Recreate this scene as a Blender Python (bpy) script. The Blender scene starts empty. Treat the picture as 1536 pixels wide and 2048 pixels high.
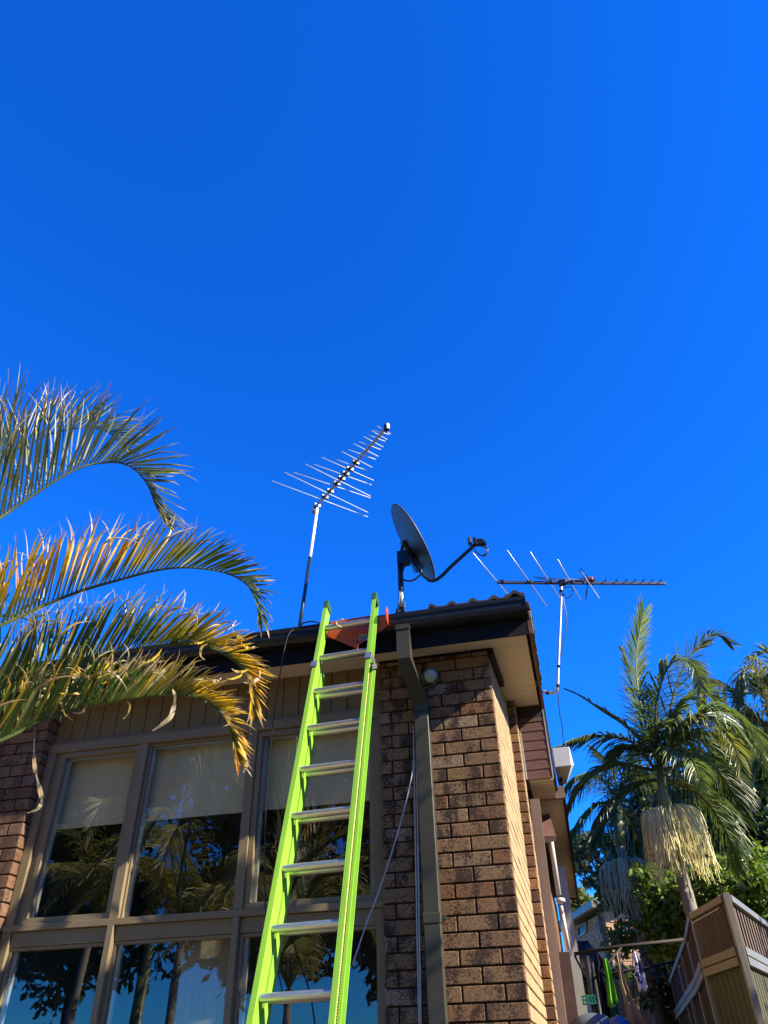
import bpy, math, random
import numpy as np
from mathutils import Vector, Matrix
random.seed(7); rng=np.random.default_rng(7)
scn=bpy.context.scene; col=scn.collection
V=Vector
# ---------------------------------------------------------------- camera
F=1477.0; CX,CY=768.0,1024.0                      # focal length and centre in photo pixels (1536 x 2048)
def ray(px,py): return V((px-CX,-(py-CY),-F))
Zc=ray(718,-890).normalized(); Yc=ray(1205,2152); Yc=(Yc-Zc*Yc.dot(Zc)).normalized(); Xc=Yc.cross(Zc)
R=Matrix((Xc,Yc,Zc)); CAM=V((0,0,1.5))
cd=bpy.data.cameras.new('camera'); cam=bpy.data.objects.new('camera',cd); col.objects.link(cam)
M4=R.to_4x4(); M4.translation=CAM; cam.matrix_world=M4
cd.sensor_fit='VERTICAL'; cd.sensor_height=36; cd.lens=F/2048*36; cd.clip_start=.05; cd.clip_end=2000
scn.camera=cam
scn.render.resolution_x=768; scn.render.resolution_y=1024
def at(px,py,Y):                                   # where the sight line of a photo pixel meets the plane y=Y
    d=R@ray(px,py); return CAM+d*(Y/d.y)
def atz(px,py,z):
    d=R@ray(px,py); return CAM+d*((z-CAM.z)/d.z)
# ---------------------------------------------------------------- light
SUN=V((1,-.23,.67)).normalized()
el=math.asin(SUN.z); az=math.atan2(SUN.x,SUN.y)
w=bpy.data.worlds.new('World'); scn.world=w; w.use_nodes=True; nt=w.node_tree; nt.nodes.clear()
sky=nt.nodes.new('ShaderNodeTexSky'); sky.sky_type='NISHITA'; sky.sun_disc=False
sky.sun_elevation=el; sky.sun_rotation=az; sky.altitude=0; sky.air_density=1.0; sky.dust_density=0.0; sky.ozone_density=4.0
hs=nt.nodes.new('ShaderNodeHueSaturation'); hs.inputs['Saturation'].default_value=1.25; hs.inputs['Hue'].default_value=.5
gr=nt.nodes.new('ShaderNodeMixRGB'); gr.blend_type='MULTIPLY'; gr.inputs[0].default_value=1; gr.inputs[2].default_value=(.16,.87,1.78,1)   # clear deep blue air
bg=nt.nodes.new('ShaderNodeBackground'); bg.inputs['Strength'].default_value=.067
wo=nt.nodes.new('ShaderNodeOutputWorld')
nt.links.new(sky.outputs[0],hs.inputs['Color']); nt.links.new(hs.outputs[0],gr.inputs[1]); nt.links.new(gr.outputs[0],bg.inputs[0]); nt.links.new(bg.outputs[0],wo.inputs[0])
ld=bpy.data.lights.new('sun','SUN'); ld.energy=5.0; ld.angle=math.radians(.53); ld.color=(1,.88,.68)
lo=bpy.data.objects.new('sun',ld); col.objects.link(lo); lo.rotation_euler=SUN.to_track_quat('Z','Y').to_euler(); lo.location=(20,-2,13)
scn.view_settings.view_transform='Standard'; scn.view_settings.look='None'; scn.view_settings.exposure=1.6; scn.view_settings.gamma=1
scn.render.engine='CYCLES'
scn.cycles.max_bounces=8; scn.cycles.transparent_max_bounces=16
# ---------------------------------------------------------------- materials
AL=.60                                              # measured colours are for a brighter film: real albedos sit a little lower
def nodes(name):
    m=bpy.data.materials.new(name); m.use_nodes=True; t=m.node_tree; t.nodes.clear()
    o=t.nodes.new('ShaderNodeOutputMaterial'); b=t.nodes.new('ShaderNodeBsdfPrincipled'); t.links.new(b.outputs[0],o.inputs[0])
    return m,t,b,o
def noise(t,scale,detail=4,rough=.55,stretch=None,obj=True):
    tc=t.nodes.new('ShaderNodeTexCoord'); n=t.nodes.new('ShaderNodeTexNoise')
    n.inputs['Scale'].default_value=scale; n.inputs['Detail'].default_value=detail; n.inputs['Roughness'].default_value=rough
    if stretch:
        mp=t.nodes.new('ShaderNodeMapping'); mp.inputs['Scale'].default_value=stretch
        t.links.new(tc.outputs['Object'],mp.inputs[0]); t.links.new(mp.outputs[0],n.inputs['Vector'])
    else: t.links.new(tc.outputs['Object'],n.inputs['Vector'])
    return n
def ramp(t,src,stops,interp='LINEAR'):
    r=t.nodes.new('ShaderNodeValToRGB'); e=r.color_ramp.elements; r.color_ramp.interpolation=interp
    while len(e)<len(stops): e.new(.5)
    for i,(p,c) in enumerate(stops): e[i].position=p; e[i].color=(*c,1) if len(c)==3 else c
    t.links.new(src,r.inputs[0]); return r
def mix(t,fac,a,b,mode='MIX'):
    m=t.nodes.new('ShaderNodeMixRGB'); m.blend_type=mode
    for i,x in ((0,fac),(1,a),(2,b)):
        if isinstance(x,(int,float)): m.inputs[i].default_value=x
        elif isinstance(x,tuple): m.inputs[i].default_value=(*x,1)
        else: t.links.new(x,m.inputs[i])
    return m.outputs[0]
def bump(t,b,h,dist=.002,strength=1):
    bp=t.nodes.new('ShaderNodeBump'); bp.inputs['Distance'].default_value=dist; bp.inputs['Strength'].default_value=strength
    t.links.new(h,bp.inputs['Height']); t.links.new(bp.outputs[0],b.inputs['Normal'])
def paint(name,c,rough=.5,metal=0,var=.15,scale=6,spec=.5,grain=None,dirt=.0,bmp=0):
    m,t,b,o=nodes(name); n=noise(t,scale,5,.6,grain)
    c=tuple(x*AL for x in c); d=tuple(x*(1-var) for x in c); l=tuple(min(1,x*(1+var)) for x in c)
    r=ramp(t,n.outputs[0],[(.3,d),(.7,l)]); out=r.outputs[0]
    if dirt:
        n2=noise(t,scale*5,6,.7); r2=ramp(t,n2.outputs[0],[(.55,(0,0,0)),(.72,(1,1,1))]); 
        f=t.nodes.new('ShaderNodeMath'); f.operation='MULTIPLY'; f.inputs[1].default_value=dirt; t.links.new(r2.outputs[0],f.inputs[0])
        out=mix(t,f.outputs[0],out,(.09,.07,.05))
    t.links.new(out,b.inputs['Base Color']); b.inputs['Metallic'].default_value=metal
    rr=t.nodes.new('ShaderNodeMapRange'); t.links.new(n.outputs[0],rr.inputs[0]); rr.inputs[3].default_value=max(.03,rough-.1); rr.inputs[4].default_value=min(1,rough+.1)
    t.links.new(rr.outputs[0],b.inputs['Roughness']); b.inputs['Specular IOR Level'].default_value=spec
    if bmp: bump(t,b,n.outputs[0],bmp)
    return m
def brickmat(name,stops,dark=.9,patch=9,bright=1):
    m,t,b,o=nodes(name)
    g=t.nodes.new('ShaderNodeNewGeometry')
    stops=[(p,tuple(x*AL for x in c)) for p,c in stops]; r=ramp(t,g.outputs['Random Per Island'],stops,'LINEAR')
    # a different patch of burn marks on every brick
    tc=t.nodes.new('ShaderNodeTexCoord'); wn=t.nodes.new('ShaderNodeTexWhiteNoise'); wn.noise_dimensions='1D'; t.links.new(g.outputs['Random Per Island'],wn.inputs['W'])
    vm=t.nodes.new('ShaderNodeVectorMath'); vm.operation='MULTIPLY_ADD'; vm.inputs[1].default_value=(7,7,7); t.links.new(wn.outputs['Color'],vm.inputs[0]); t.links.new(tc.outputs['Object'],vm.inputs[2])
    def nz(scale,det,ro,st=None):
        n=t.nodes.new('ShaderNodeTexNoise'); n.inputs['Scale'].default_value=scale; n.inputs['Detail'].default_value=det; n.inputs['Roughness'].default_value=ro
        if st:
            mp=t.nodes.new('ShaderNodeMapping'); mp.inputs['Scale'].default_value=st; t.links.new(vm.outputs[0],mp.inputs[0]); t.links.new(mp.outputs[0],n.inputs['Vector'])
        else: t.links.new(vm.outputs[0],n.inputs['Vector'])
        return n.outputs[0]
    big=nz(patch*1.45,1,.35,(1,1,.45)); med=nz(78,5,.85); fine=nz(330,2,.6)
    a=t.nodes.new('ShaderNodeMath'); a.operation='MULTIPLY_ADD'; a.inputs[1].default_value=1.4; t.links.new(med,a.inputs[0])
    t.links.new(big,a.inputs[2])
    hv=t.nodes.new('ShaderNodeMath'); hv.operation='MULTIPLY'; hv.inputs[1].default_value=.5; t.links.new(a.outputs[0],hv.inputs[0])
    pr=ramp(t,hv.outputs[0],[(.598,(0,0,0)),(.645,(1,1,1))])
    f=t.nodes.new('ShaderNodeMath'); f.operation='MULTIPLY'; f.inputs[1].default_value=dark; t.links.new(pr.outputs[0],f.inputs[0])
    sp=ramp(t,med,[(.49,(0,0,0)),(.56,(1,1,1))])
    f2=t.nodes.new('ShaderNodeMath'); f2.operation='MULTIPLY'; f2.inputs[1].default_value=.75 if dark>.3 else .3; t.links.new(sp.outputs[0],f2.inputs[0])
    c1=mix(t,.6,r.outputs[0],ramp(t,fine,[(.3,(.55,.5,.45)),(.7,(1.0,1.0,1.0))]).outputs[0],'MULTIPLY')
    c1=mix(t,f2.outputs[0],c1,(.075,.038,.022)); c1=mix(t,f.outputs[0],c1,(.030,.018,.015))
    t.links.new(c1,b.inputs['Base Color']); b.inputs['Roughness'].default_value=.92; b.inputs['Specular IOR Level'].default_value=.2
    bump(t,b,med,.004,.8)
    return m
M={}
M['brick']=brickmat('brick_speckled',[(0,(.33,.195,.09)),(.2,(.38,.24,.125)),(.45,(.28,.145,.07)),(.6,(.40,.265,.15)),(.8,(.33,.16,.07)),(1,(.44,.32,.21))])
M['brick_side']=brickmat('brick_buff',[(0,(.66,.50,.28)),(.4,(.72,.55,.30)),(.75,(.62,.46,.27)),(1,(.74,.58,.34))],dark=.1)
M['brick_red']=brickmat('brick_red_brown',[(0,(.32,.18,.10)),(.3,(.24,.135,.085)),(.6,(.38,.23,.13)),(1,(.33,.20,.13))],dark=.6)
M['brick_orange']=brickmat('brick_orange',[(0,(.50,.24,.10)),(.35,(.16,.09,.08)),(.55,(.55,.30,.12)),(.75,(.22,.12,.10)),(1,(.58,.30,.14))],dark=.35)
M['mortar']=paint('mortar',(.055,.024,.013),.95,0,.3,40,.1)
M['gutter']=paint('gutter_charcoal',(.014,.018,.020),.3,0,.15,3,.35,dirt=.12)
M['fascia']=paint('fascia_dark',(.010,.010,.013),.65,0,.2,3,.15)
M['soffit']=paint('soffit_cream',(.88,.75,.58),.75,0,.10,2.2,.2,(1,6,1),dirt=.22)
M['timber_red']=paint('weatherboard_brown',(.17,.085,.07),.6,0,.22,5,.3,(1,1,14),dirt=.3,bmp=.001)
M['barge']=paint('barge_brown',(.13,.07,.055),.6,0,.25,8,.3,dirt=.35)
M['tile']=paint('roof_tile',(.05,.036,.033),.8,0,.35,14,.3,dirt=.5,bmp=.003)
M['frame']=paint('frame_olive',(.27,.21,.12),.5,0,.10,3,.25,dirt=.12)
M['frame_light']=paint('frame_pale',(.50,.50,.46),.4,0,.08,5)
M['groove']=paint('groove_board',(.23,.17,.09),.6,0,.12,4,.3,(1,1,.2),dirt=.15)
M['pipe']=paint('downpipe_olive',(.060,.057,.043),.45,0,.12,2.5,.3,dirt=.12)
M['pipe_tan']=paint('pipe_tan',(.27,.18,.14),.5,0,.1,3,.4,dirt=.15)
M['white']=paint('white_paint',(.78,.76,.74),.4,0,.05,4,.5,dirt=.1)
M['pvc']=paint('white_pvc',(.80,.76,.72),.3,0,.05,4,.5)
M['blind']=paint('blind_fabric',(.85,.75,.48),.85,0,.05,3,.1)
M['curtain']=paint('curtain_cloth',(.42,.37,.27),.9,0,.15,3,.1,(12,1,1))
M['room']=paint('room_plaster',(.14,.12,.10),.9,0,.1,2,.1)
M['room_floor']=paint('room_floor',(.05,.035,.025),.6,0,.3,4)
M['green']=paint('fibreglass_green',(.29,.60,.05),.4,0,.12,4,.4,(1,1,.2),dirt=.16)
M['green_cap']=paint('rubber_cap_green',(.02,.10,.045),.7,0,.2,9,.3)
M['alu']=paint('rung_aluminium',(.95,.97,.90),.33,.9,.12,16,.5,(1,10,10),dirt=.25)
M['steel']=paint('galvanised_steel',(.80,.82,.85),.42,.5,.15,30,.5)
M['bracket']=paint('clamp_steel',(.45,.46,.50),.38,.7,.12,20)
M['mast_glint']=paint('mast_sun_glint',(1.5,1.5,1.46),.22,0,.03,5,.9)  # sun glint on the steel mast, put into a near-white colour
M['orange']=paint('orange_paint',(.62,.095,.02),.4,0,.12,5,.5,dirt=.12)
M['black']=paint('black_plastic',(.012,.012,.015),.38,0,.2,10,.5)
M['boom_dark']=paint('boom_dark',(.02,.03,.07),.4,.3,.2,10)
M['dish']=paint('dish_grey',(.055,.06,.07),.5,.0,.1,4,.5,dirt=.12)
M['yellow_rod']=paint('rod_brass',(1.1,1.1,.78),.4,0,.1,8)
M['silver_cable']=paint('cable_grey',(.55,.52,.48),.3,0,.1,9)
M['red_plastic']=paint('red_plastic',(.45,.05,.03),.4,0,.1,9)
M['strap']=paint('strap_cream',(.60,.47,.20),.8,0,.25,50)
M['label']=paint('label_grey',(.38,.42,.40),.5,0,.1,30)
M['ink']=paint('label_ink',(.08,.09,.09),.6,0,.1,30)
M['lamp_green']=paint('lamp_glass',(.30,.35,.20),.5,0,.2,30,.8)
M['fence_sheet']=paint('fence_sheet',(.115,.115,.075),.8,0,.12,1.3,.1,dirt=.1)
M['fence_rail']=paint('fence_rail',(.25,.225,.16),.45,0,.1,3,.4,dirt=.12)
M['tan_board']=paint('tan_board',(.60,.48,.34),.7,0,.12,3,.2)
M['fence_post']=paint('fence_post',(.16,.14,.09),.5,0,.12,3,.4)
M['slat']=paint('brown_slat',(.10,.05,.035),.7,0,.3,9,.3,(1,1,.3))
M['gap_shade']=paint('slat_gap_shade',(.012,.008,.007),.9)  # near-black sheet standing in for the shade between the slats
M['lath']=paint('bamboo_lath',(.19,.14,.105),.75,0,.25,20,.2,(1,1,.2))
M['grass']=paint('lawn_grass',(.26,.22,.10),.9,0,.4,5,.1,bmp=.02)
M['paving']=paint('warm_paving',(.44,.32,.20),.85,0,.1,2,.2,dirt=.12)
M['concrete']=paint('concrete',(.36,.34,.31),.85,0,.15,3,.2,dirt=.3)
M['bark']=paint('palm_bark',(.34,.30,.25),.85,0,.22,6,.2,(1,1,14),dirt=.35,bmp=.003)
M['shaft']=paint('crownshaft',(.30,.34,.14),.4,0,.25,5,.4,(1,1,.4))
M['wood']=paint('tree_bark',(.11,.09,.075),.9,0,.3,9,.2)
M['far_roof']=paint('far_roof',(.16,.17,.13),.7,0,.2,3)
M['far_wall']=brickmat('far_brick',[(0,(.80,.46,.30)),(.5,(.98,.60,.40)),(1,(.62,.34,.22))],dark=.3)
M['towel']=paint('towel_green',(.16,.60,.04),.95,0,.12,25,.1,bmp=.004)
M['cloth_dark']=paint('cloth_navy',(.012,.014,.03),.9,0,.3,12,.1)
M['cloth_beige']=paint('cloth_beige',(.55,.36,.26),.9,0,.08,4,.1)
M['frame_iron']=paint('iron_brown',(.022,.011,.010),.75,0,.3,12)
M['teal']=paint('teal_plastic',(.03,.30,.20),.4,0,.1,9)
M['blue_plastic']=paint('blue_plastic',(.01,.12,.50),.35,0,.1,9)
M['grey_plastic']=paint('grey_plastic',(.12,.15,.19),.4,0,.1,4)
def glassmat():
    m,t,b,o=nodes('window_glass'); t.nodes.remove(b)
    tr=t.nodes.new('ShaderNodeBsdfTransparent'); tr.inputs[0].default_value=(.93,.94,.92,1)
    gl=t.nodes.new('ShaderNodeBsdfGlossy'); gl.inputs['Roughness'].default_value=.0; gl.inputs[0].default_value=(.9,.93,1,1)
    fr=t.nodes.new('ShaderNodeFresnel'); fr.inputs[0].default_value=1.95; ge=t.nodes.new('ShaderNodeNewGeometry'); iv=t.nodes.new('ShaderNodeMath'); iv.operation='SUBTRACT'; iv.inputs[0].default_value=1; t.links.new(ge.outputs['Backfacing'],iv.inputs[1]); fm_=t.nodes.new('ShaderNodeMath'); fm_.operation='MULTIPLY'; t.links.new(fr.outputs[0],fm_.inputs[0]); t.links.new(iv.outputs[0],fm_.inputs[1])
    n=noise(t,1.6,2,.5); bp=t.nodes.new('ShaderNodeBump'); bp.inputs['Distance'].default_value=.0012; t.links.new(n.outputs[0],bp.inputs['Height']); t.links.new(bp.outputs[0],gl.inputs['Normal'])
    mx=t.nodes.new('ShaderNodeMixShader'); t.links.new(fm_.outputs[0],mx.inputs[0]); t.links.new(tr.outputs[0],mx.inputs[1]); t.links.new(gl.outputs[0],mx.inputs[2]); t.links.new(mx.outputs[0],o.inputs[0])
    return m
M['glass']=glassmat()
def leafmat(name,stops=None,attr=False,trans=.35,rough=.4,spec=.5):
    m,t,b,o=nodes(name)
    if attr:
        a=t.nodes.new('ShaderNodeAttribute'); a.attribute_name='Col'
        n=noise(t,40,4,.7); c=mix(t,.8,a.outputs['Color'],ramp(t,n.outputs[0],[(.3,(.5,.5,.5)),(.7,(.82,.79,.73))]).outputs[0],'MULTIPLY')
    else:
        g=t.nodes.new('ShaderNodeNewGeometry'); c=ramp(t,g.outputs['Random Per Island'],stops).outputs[0]
    t.links.new(c,b.inputs['Base Color']); b.inputs['Roughness'].default_value=rough; b.inputs['Specular IOR Level'].default_value=spec
    tl=t.nodes.new('ShaderNodeBsdfTranslucent'); cc=mix(t,1.0,c,(1.0,1.0,.45),'MULTIPLY'); t.links.new(cc,tl.inputs[0])
    mx=t.nodes.new('ShaderNodeMixShader'); mx.inputs[0].default_value=trans
    t.links.new(b.outputs[0],mx.inputs[1]); t.links.new(tl.outputs[0],mx.inputs[2]); t.links.new(mx.outputs[0],o.inputs[0])
    return m
M['frond']=leafmat('palm_leaf',attr=True,trans=.4,rough=.4,spec=.5)
M['leaf_dark']=leafmat('leaf_dark',[(0,(.022,.045,.016)),(.6,(.045,.08,.026)),(1,(.09,.13,.04))],rough=.3,trans=.25)
M['leaf_gloss']=leafmat('leaf_glossy',[(0,(.06,.12,.015)),(.6,(.12,.20,.03)),(1,(.24,.30,.05))],rough=.3,trans=.35)
M['leaf_gum']=leafmat('leaf_gum',[(0,(.045,.065,.05)),(.6,(.07,.095,.06)),(1,(.12,.14,.08))],rough=.5,trans=.25)
M['leaf_yellow']=leafmat('leaf_yellow',[(0,(.09,.13,.02)),(.6,(.16,.19,.03)),(1,(.26,.25,.05))],rough=.5,trans=.35)
# ---------------------------------------------------------------- mesh helpers
class MB:
    def __init__(s): s.v=[]; s.f=[]; s.c=[]
    def add(s,vs,fs,c=None):
        n=len(s.v); s.v+= [tuple(p) for p in vs]; s.f+=[tuple(i+n for i in f) for f in fs]
        if c is not None: s.c+= c
    def box(s,lo,hi,ch=0):
        x0,y0,z0=lo; x1,y1,z1=hi
        if not ch:
            s.add([(x0,y0,z0),(x1,y0,z0),(x1,y1,z0),(x0,y1,z0),(x0,y0,z1),(x1,y0,z1),(x1,y1,z1),(x0,y1,z1)],
                  [(0,3,2,1),(4,5,6,7),(0,1,5,4),(1,2,6,5),(2,3,7,6),(3,0,4,7)])
        else:
            vs=[];idx={}
            for sx in (0,1):
                for sy in (0,1):
                    for sz in (0,1):
                        X=(x0,x1)[sx];Y=(y0,y1)[sy];Z=(z0,z1)[sz];dx=ch*(1-2*sx);dy=ch*(1-2*sy);dz=ch*(1-2*sz)
                        for a,p in (('x',(X,Y+dy,Z+dz)),('y',(X+dx,Y,Z+dz)),('z',(X+dx,Y+dy,Z))):
                            idx[(sx,sy,sz,a)]=len(vs); vs.append(p)
            I=idx; fs=[]
            for k in (0,1):
                fs.append([I[(k,a,b,'x')] for a,b in ((0,0),(1,0),(1,1),(0,1))][::(1 if k else -1)])
                fs.append([I[(a,k,b,'y')] for a,b in ((0,0),(1,0),(1,1),(0,1))][::(-1 if k else 1)])
                fs.append([I[(a,b,k,'z')] for a,b in ((0,0),(1,0),(1,1),(0,1))][::(1 if k else -1)])
            for a in (0,1):
                for b in (0,1):
                    fs.append([I[(a,b,0,'x')],I[(a,b,1,'x')],I[(a,b,1,'y')],I[(a,b,0,'y')]])
                    fs.append([I[(a,0,b,'x')],I[(a,1,b,'x')],I[(a,1,b,'z')],I[(a,0,b,'z')]])
                    fs.append([I[(0,a,b,'y')],I[(1,a,b,'y')],I[(1,a,b,'z')],I[(0,a,b,'z')]])
                    for c in (0,1): fs.append([I[(a,b,c,'x')],I[(a,b,c,'y')],I[(a,b,c,'z')]])
            s.add(vs,fs)
    def obox(s,c,ax,ay,az_,sx,sy,sz):              # box with its own axes
        c=V(c); vs=[]
        for k in ((-1,-1,-1),(1,-1,-1),(1,1,-1),(-1,1,-1),(-1,-1,1),(1,-1,1),(1,1,1),(-1,1,1)):
            vs.append(c+ax*(k[0]*sx/2)+ay*(k[1]*sy/2)+az_*(k[2]*sz/2))
        s.add(vs,[(0,3,2,1),(4,5,6,7),(0,1,5,4),(1,2,6,5),(2,3,7,6),(3,0,4,7)])
    def beam(s,a,b,w,d,up=V((0,0,1))):             # rectangular bar a->b
        a=V(a);b=V(b); t=(b-a).normalized(); x=t.cross(up)
        if x.length<1e-3: x=t.cross(V((0,1,0)))
        x.normalize(); y=x.cross(t); s.obox((a+b)/2,x,y,t,w,d,(b-a).length)
    def prism(s,pts,off):                          # polygon extruded by a vector
        pts=[V(p) for p in pts]; off=V(off); n=len(pts)
        s.add(pts+[p+off for p in pts],[tuple(range(n)),tuple(range(2*n-1,n-1,-1))]+[(i,i+n,(i+1)%n+n,(i+1)%n) for i in range(n)])
    def tube(s,pts,r,n=10,cap=True,col=None):
        pts=[V(p) for p in pts]; k=len(pts); rs=r if isinstance(r,(list,tuple)) else [r]*k
        vs=[]; fs=[]; prev=None
        for i,p in enumerate(pts):
            t=(pts[min(i+1,k-1)]-pts[max(i-1,0)]).normalized()
            if prev is None:
                x=t.cross(V((0,0,1))); 
                if x.length<1e-2: x=t.cross(V((0,1,0)))
            else: x=prev-t*prev.dot(t)
            x.normalize(); prev=x; y=t.cross(x)
            for j in range(n):
                a=2*math.pi*j/n; vs.append(p+(x*math.cos(a)+y*math.sin(a))*rs[i])
        for i in range(k-1):
            for j in range(n): fs.append((i*n+j,i*n+(j+1)%n,(i+1)*n+(j+1)%n,(i+1)*n+j))
        if cap: fs+= [tuple(range(n-1,-1,-1)),tuple(range((k-1)*n,k*n))]
        s.add(vs,fs,[col]*len(vs) if col else None)
    def lathe(s,c,axis,prof,n=24):                 # prof: (radius, height along axis)
        c=V(c); t=V(axis).normalized(); x=t.cross(V((0,0,1)))
        if x.length<1e-2: x=V((1,0,0))
        x.normalize(); y=t.cross(x); vs=[];fs=[]
        for (r,h) in prof:
            for j in range(n):
                a=2*math.pi*j/n; vs.append(c+t*h+(x*math.cos(a)+y*math.sin(a))*r)
        k=len(prof)
        for i in range(k-1):
            for j in range(n): fs.append((i*n+j,i*n+(j+1)%n,(i+1)*n+(j+1)%n,(i+1)*n+j))
        fs+=[tuple(range(n-1,-1,-1)),tuple(range((k-1)*n,k*n))]; s.add(vs,fs)
    def build(s,name,mat,parent=None,smooth=False,bev=0):
        me=bpy.data.meshes.new(name); me.from_pydata(s.v,[],s.f); me.validate()
        if s.c and len(s.c)==len(s.v):
            a=me.color_attributes.new('Col','FLOAT_COLOR','POINT'); a.data.foreach_set('color',np.array([(*c,1) for c in s.c],dtype=np.float32).ravel())
        if smooth: me.shade_smooth()
        me.materials.append(M[mat]); o=bpy.data.objects.new(name,me); col.objects.link(o)
        if parent:
            bpy.context.view_layer.update(); o.parent=parent; o.matrix_parent_inverse=parent.matrix_world.inverted()
        if bev:
            b=o.modifiers.new('bevel','BEVEL'); b.width=bev; b.segments=2; b.limit_method='ANGLE'
        return o
def tag(o,label=None,cat=None,group=None,kind=None):
    for k,v_ in (('label',label),('category',cat),('group',group),('kind',kind)):
        if v_: o[k]=v_
    return o
def thing(name,loc,label,cat,group=None):
    o=bpy.data.objects.new(name,None); col.objects.link(o); o.location=loc; o.empty_display_size=.2; bpy.context.view_layer.update()
    return tag(o,label,cat,group)
def catmull(pts,n=8):
    P=[V(p) for p in pts]; P=[P[0]*2-P[1]]+P+[P[-1]*2-P[-2]]; out=[]
    for i in range(1,len(P)-2):
        for k in range(n):
            t=k/n; a,b,c,d=P[i-1:i+3]
            out.append(.5*((2*b)+(c-a)*t+(2*a-5*b+4*c-d)*t*t+(3*b-a-3*c+d)*t**3))
    out.append(P[-2]); return out
# ---------------------------------------------------------------- ground
g=MB(); g.add([(-900,-900,0),(900,-900,0),(900,900,0),(-900,900,0)],[(0,1,2,3)]); tag(g.build('ground','grass'),kind='structure')
g=MB(); g.add([(-9,-5,.004),(5,-5,.004),(5,4.83,.004),(-9,4.83,.004)],[(0,1,2,3)]); tag(g.build('patio','paving'),kind='structure')
g=MB(); g.add([(-.2,4.84,.004),(1.0,4.84,.004),(1.0,13,.004),(-.2,13,.004)],[(0,1,2,3)]); tag(g.build('path','paving'),kind='structure')
# ---------------------------------------------------------------- the brick house
D=4.84; XC=-.33; YB=6.65; YW=6.98; SL=math.tan(math.radians(11))
def zs(y): return 3.943+SL*(y-D)                    # raked soffit height
house=thing('brick_house',(-2,6,0),'single brick house with dark gutter, cream raked eaves, tiled roof and olive window wall','house')
ZM=at(1009.5,1610,D).z                             # a bed joint seen at the corner
def course_range(z0,z1):
    k0=math.ceil((z0-ZM)/.086); k1=math.floor((z1-ZM)/.086); return range(k0,k1)
ch=.0035; J=.010
def jit(): return random.uniform(-.0015,.0015)
def front_run(mb,x1,x0,y,k,start_full,depth=.11):  # bricks going left from x1 to x0
    z=ZM+k*.086+J; x=x1; first=True
    while x>x0+.02:
        L=.23 if (start_full or not first) else .11
        xa=max(x-L,x0); d=jit()
        if x-xa>.02: mb.box((xa,y+d,z+jit()*.5),(x,y+depth,z+.076),ch)
        x=xa-J; first=False
XW0=at(86,1497,D).x; XWR=-1.125                     # the two edges of the window bay
wf=MB(); ws=MB()
for k in course_range(0,4.02):
    full=(k%2)!=0
    z=ZM+k*.086+J
    if z+.076>zs(D)+.06: continue
    front_run(wf,XC if full else XC-.0,XWR,D,k,full)
for k in course_range(0,4.5):
    z=ZM+k*.086+J; full=(k%2)!=0; y=D+.11+J if full else D+.11+J
    first=True
    while y<YB:
        L=.23 if (full or not first) else .11
        y2=min(y+L,YB)
        if zs(y2)+.05>z+.05 and y2-y>.02: ws.box((XC-.11,y,z),(XC+jit(),y2,z+.076),ch)
        y=y2+J; first=False
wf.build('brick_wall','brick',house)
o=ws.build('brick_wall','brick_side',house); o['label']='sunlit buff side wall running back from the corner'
wb=MB(); wc=MB(); XB=at(1056,1617,YB).x
for k in course_range(0,4.4):
    z=ZM+k*.086+J
    if z>zs(YB)+.03: continue
    wb.box((XB-.11,YB+jit(),z),(XB,YB+.105,z+.076),ch); wb.box((XB-.35,YB+jit(),z),(XB-.12,YB+.105,z+.076),ch)
    if k%2: wc.box((XB-.11,YB+.115,z),(XB+jit(),YB+.33,z+.076),ch)
    else: wc.box((XB-.11,YB+.115,z),(XB+jit(),YB+.215,z+.076),ch); wc.box((XB-.11,YB+.225,z),(XB+jit(),YB+.33,z+.076),ch)
o=wb.build('brick_wall','brick_orange',house); o['label']='set-back narrow brick strip of orange and dark headers'
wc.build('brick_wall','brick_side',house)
# left pier
wl=MB()
for k in course_range(0,4.02):
    z=ZM+k*.086+J; full=k%2==0
    front_run(wl,XW0-(0 if full else .12),XW0-2.6,D,k,True)
    if not full: wl.box((XW0-.11,D+jit(),z),(XW0+jit(),D+.23,z+.076),ch)
    else: wl.box((XW0-.11,D+.12,z),(XW0+jit(),D+.23,z+.076),ch)
o=wl.build('brick_wall','brick_red',house); o['label']='red brown brick pier left of the windows'
mo=MB(); mo.box((XWR+.011,D+.011,0),(XC-.011,D+.11,3.99)); mo.build('mortar_joints','mortar',house); mo=MB(); mo.box((XC-.104,D+.11,0),(XC-.009,YB,3.99)); mo.box((XC-.104,YB-1.0,3.99),(XC-.009,YB,4.13)); mo.box((XB-.35,YB+.010,0),(XB-.010,YB+.325,4.28)); mo.build('mortar_joints','mortar',house); mo=MB(); mo.box((XW0-2.6,D+.011,0),(XW0-.011,D+.225,3.99))
mo.build('mortar_joints','mortar',house)
# rear walls of the house
r=MB(); r.box((-6.3,YB+.6,0),(XB-.02,13.2,3.6)); r.build('rear_wall','brick_red',house)
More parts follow.
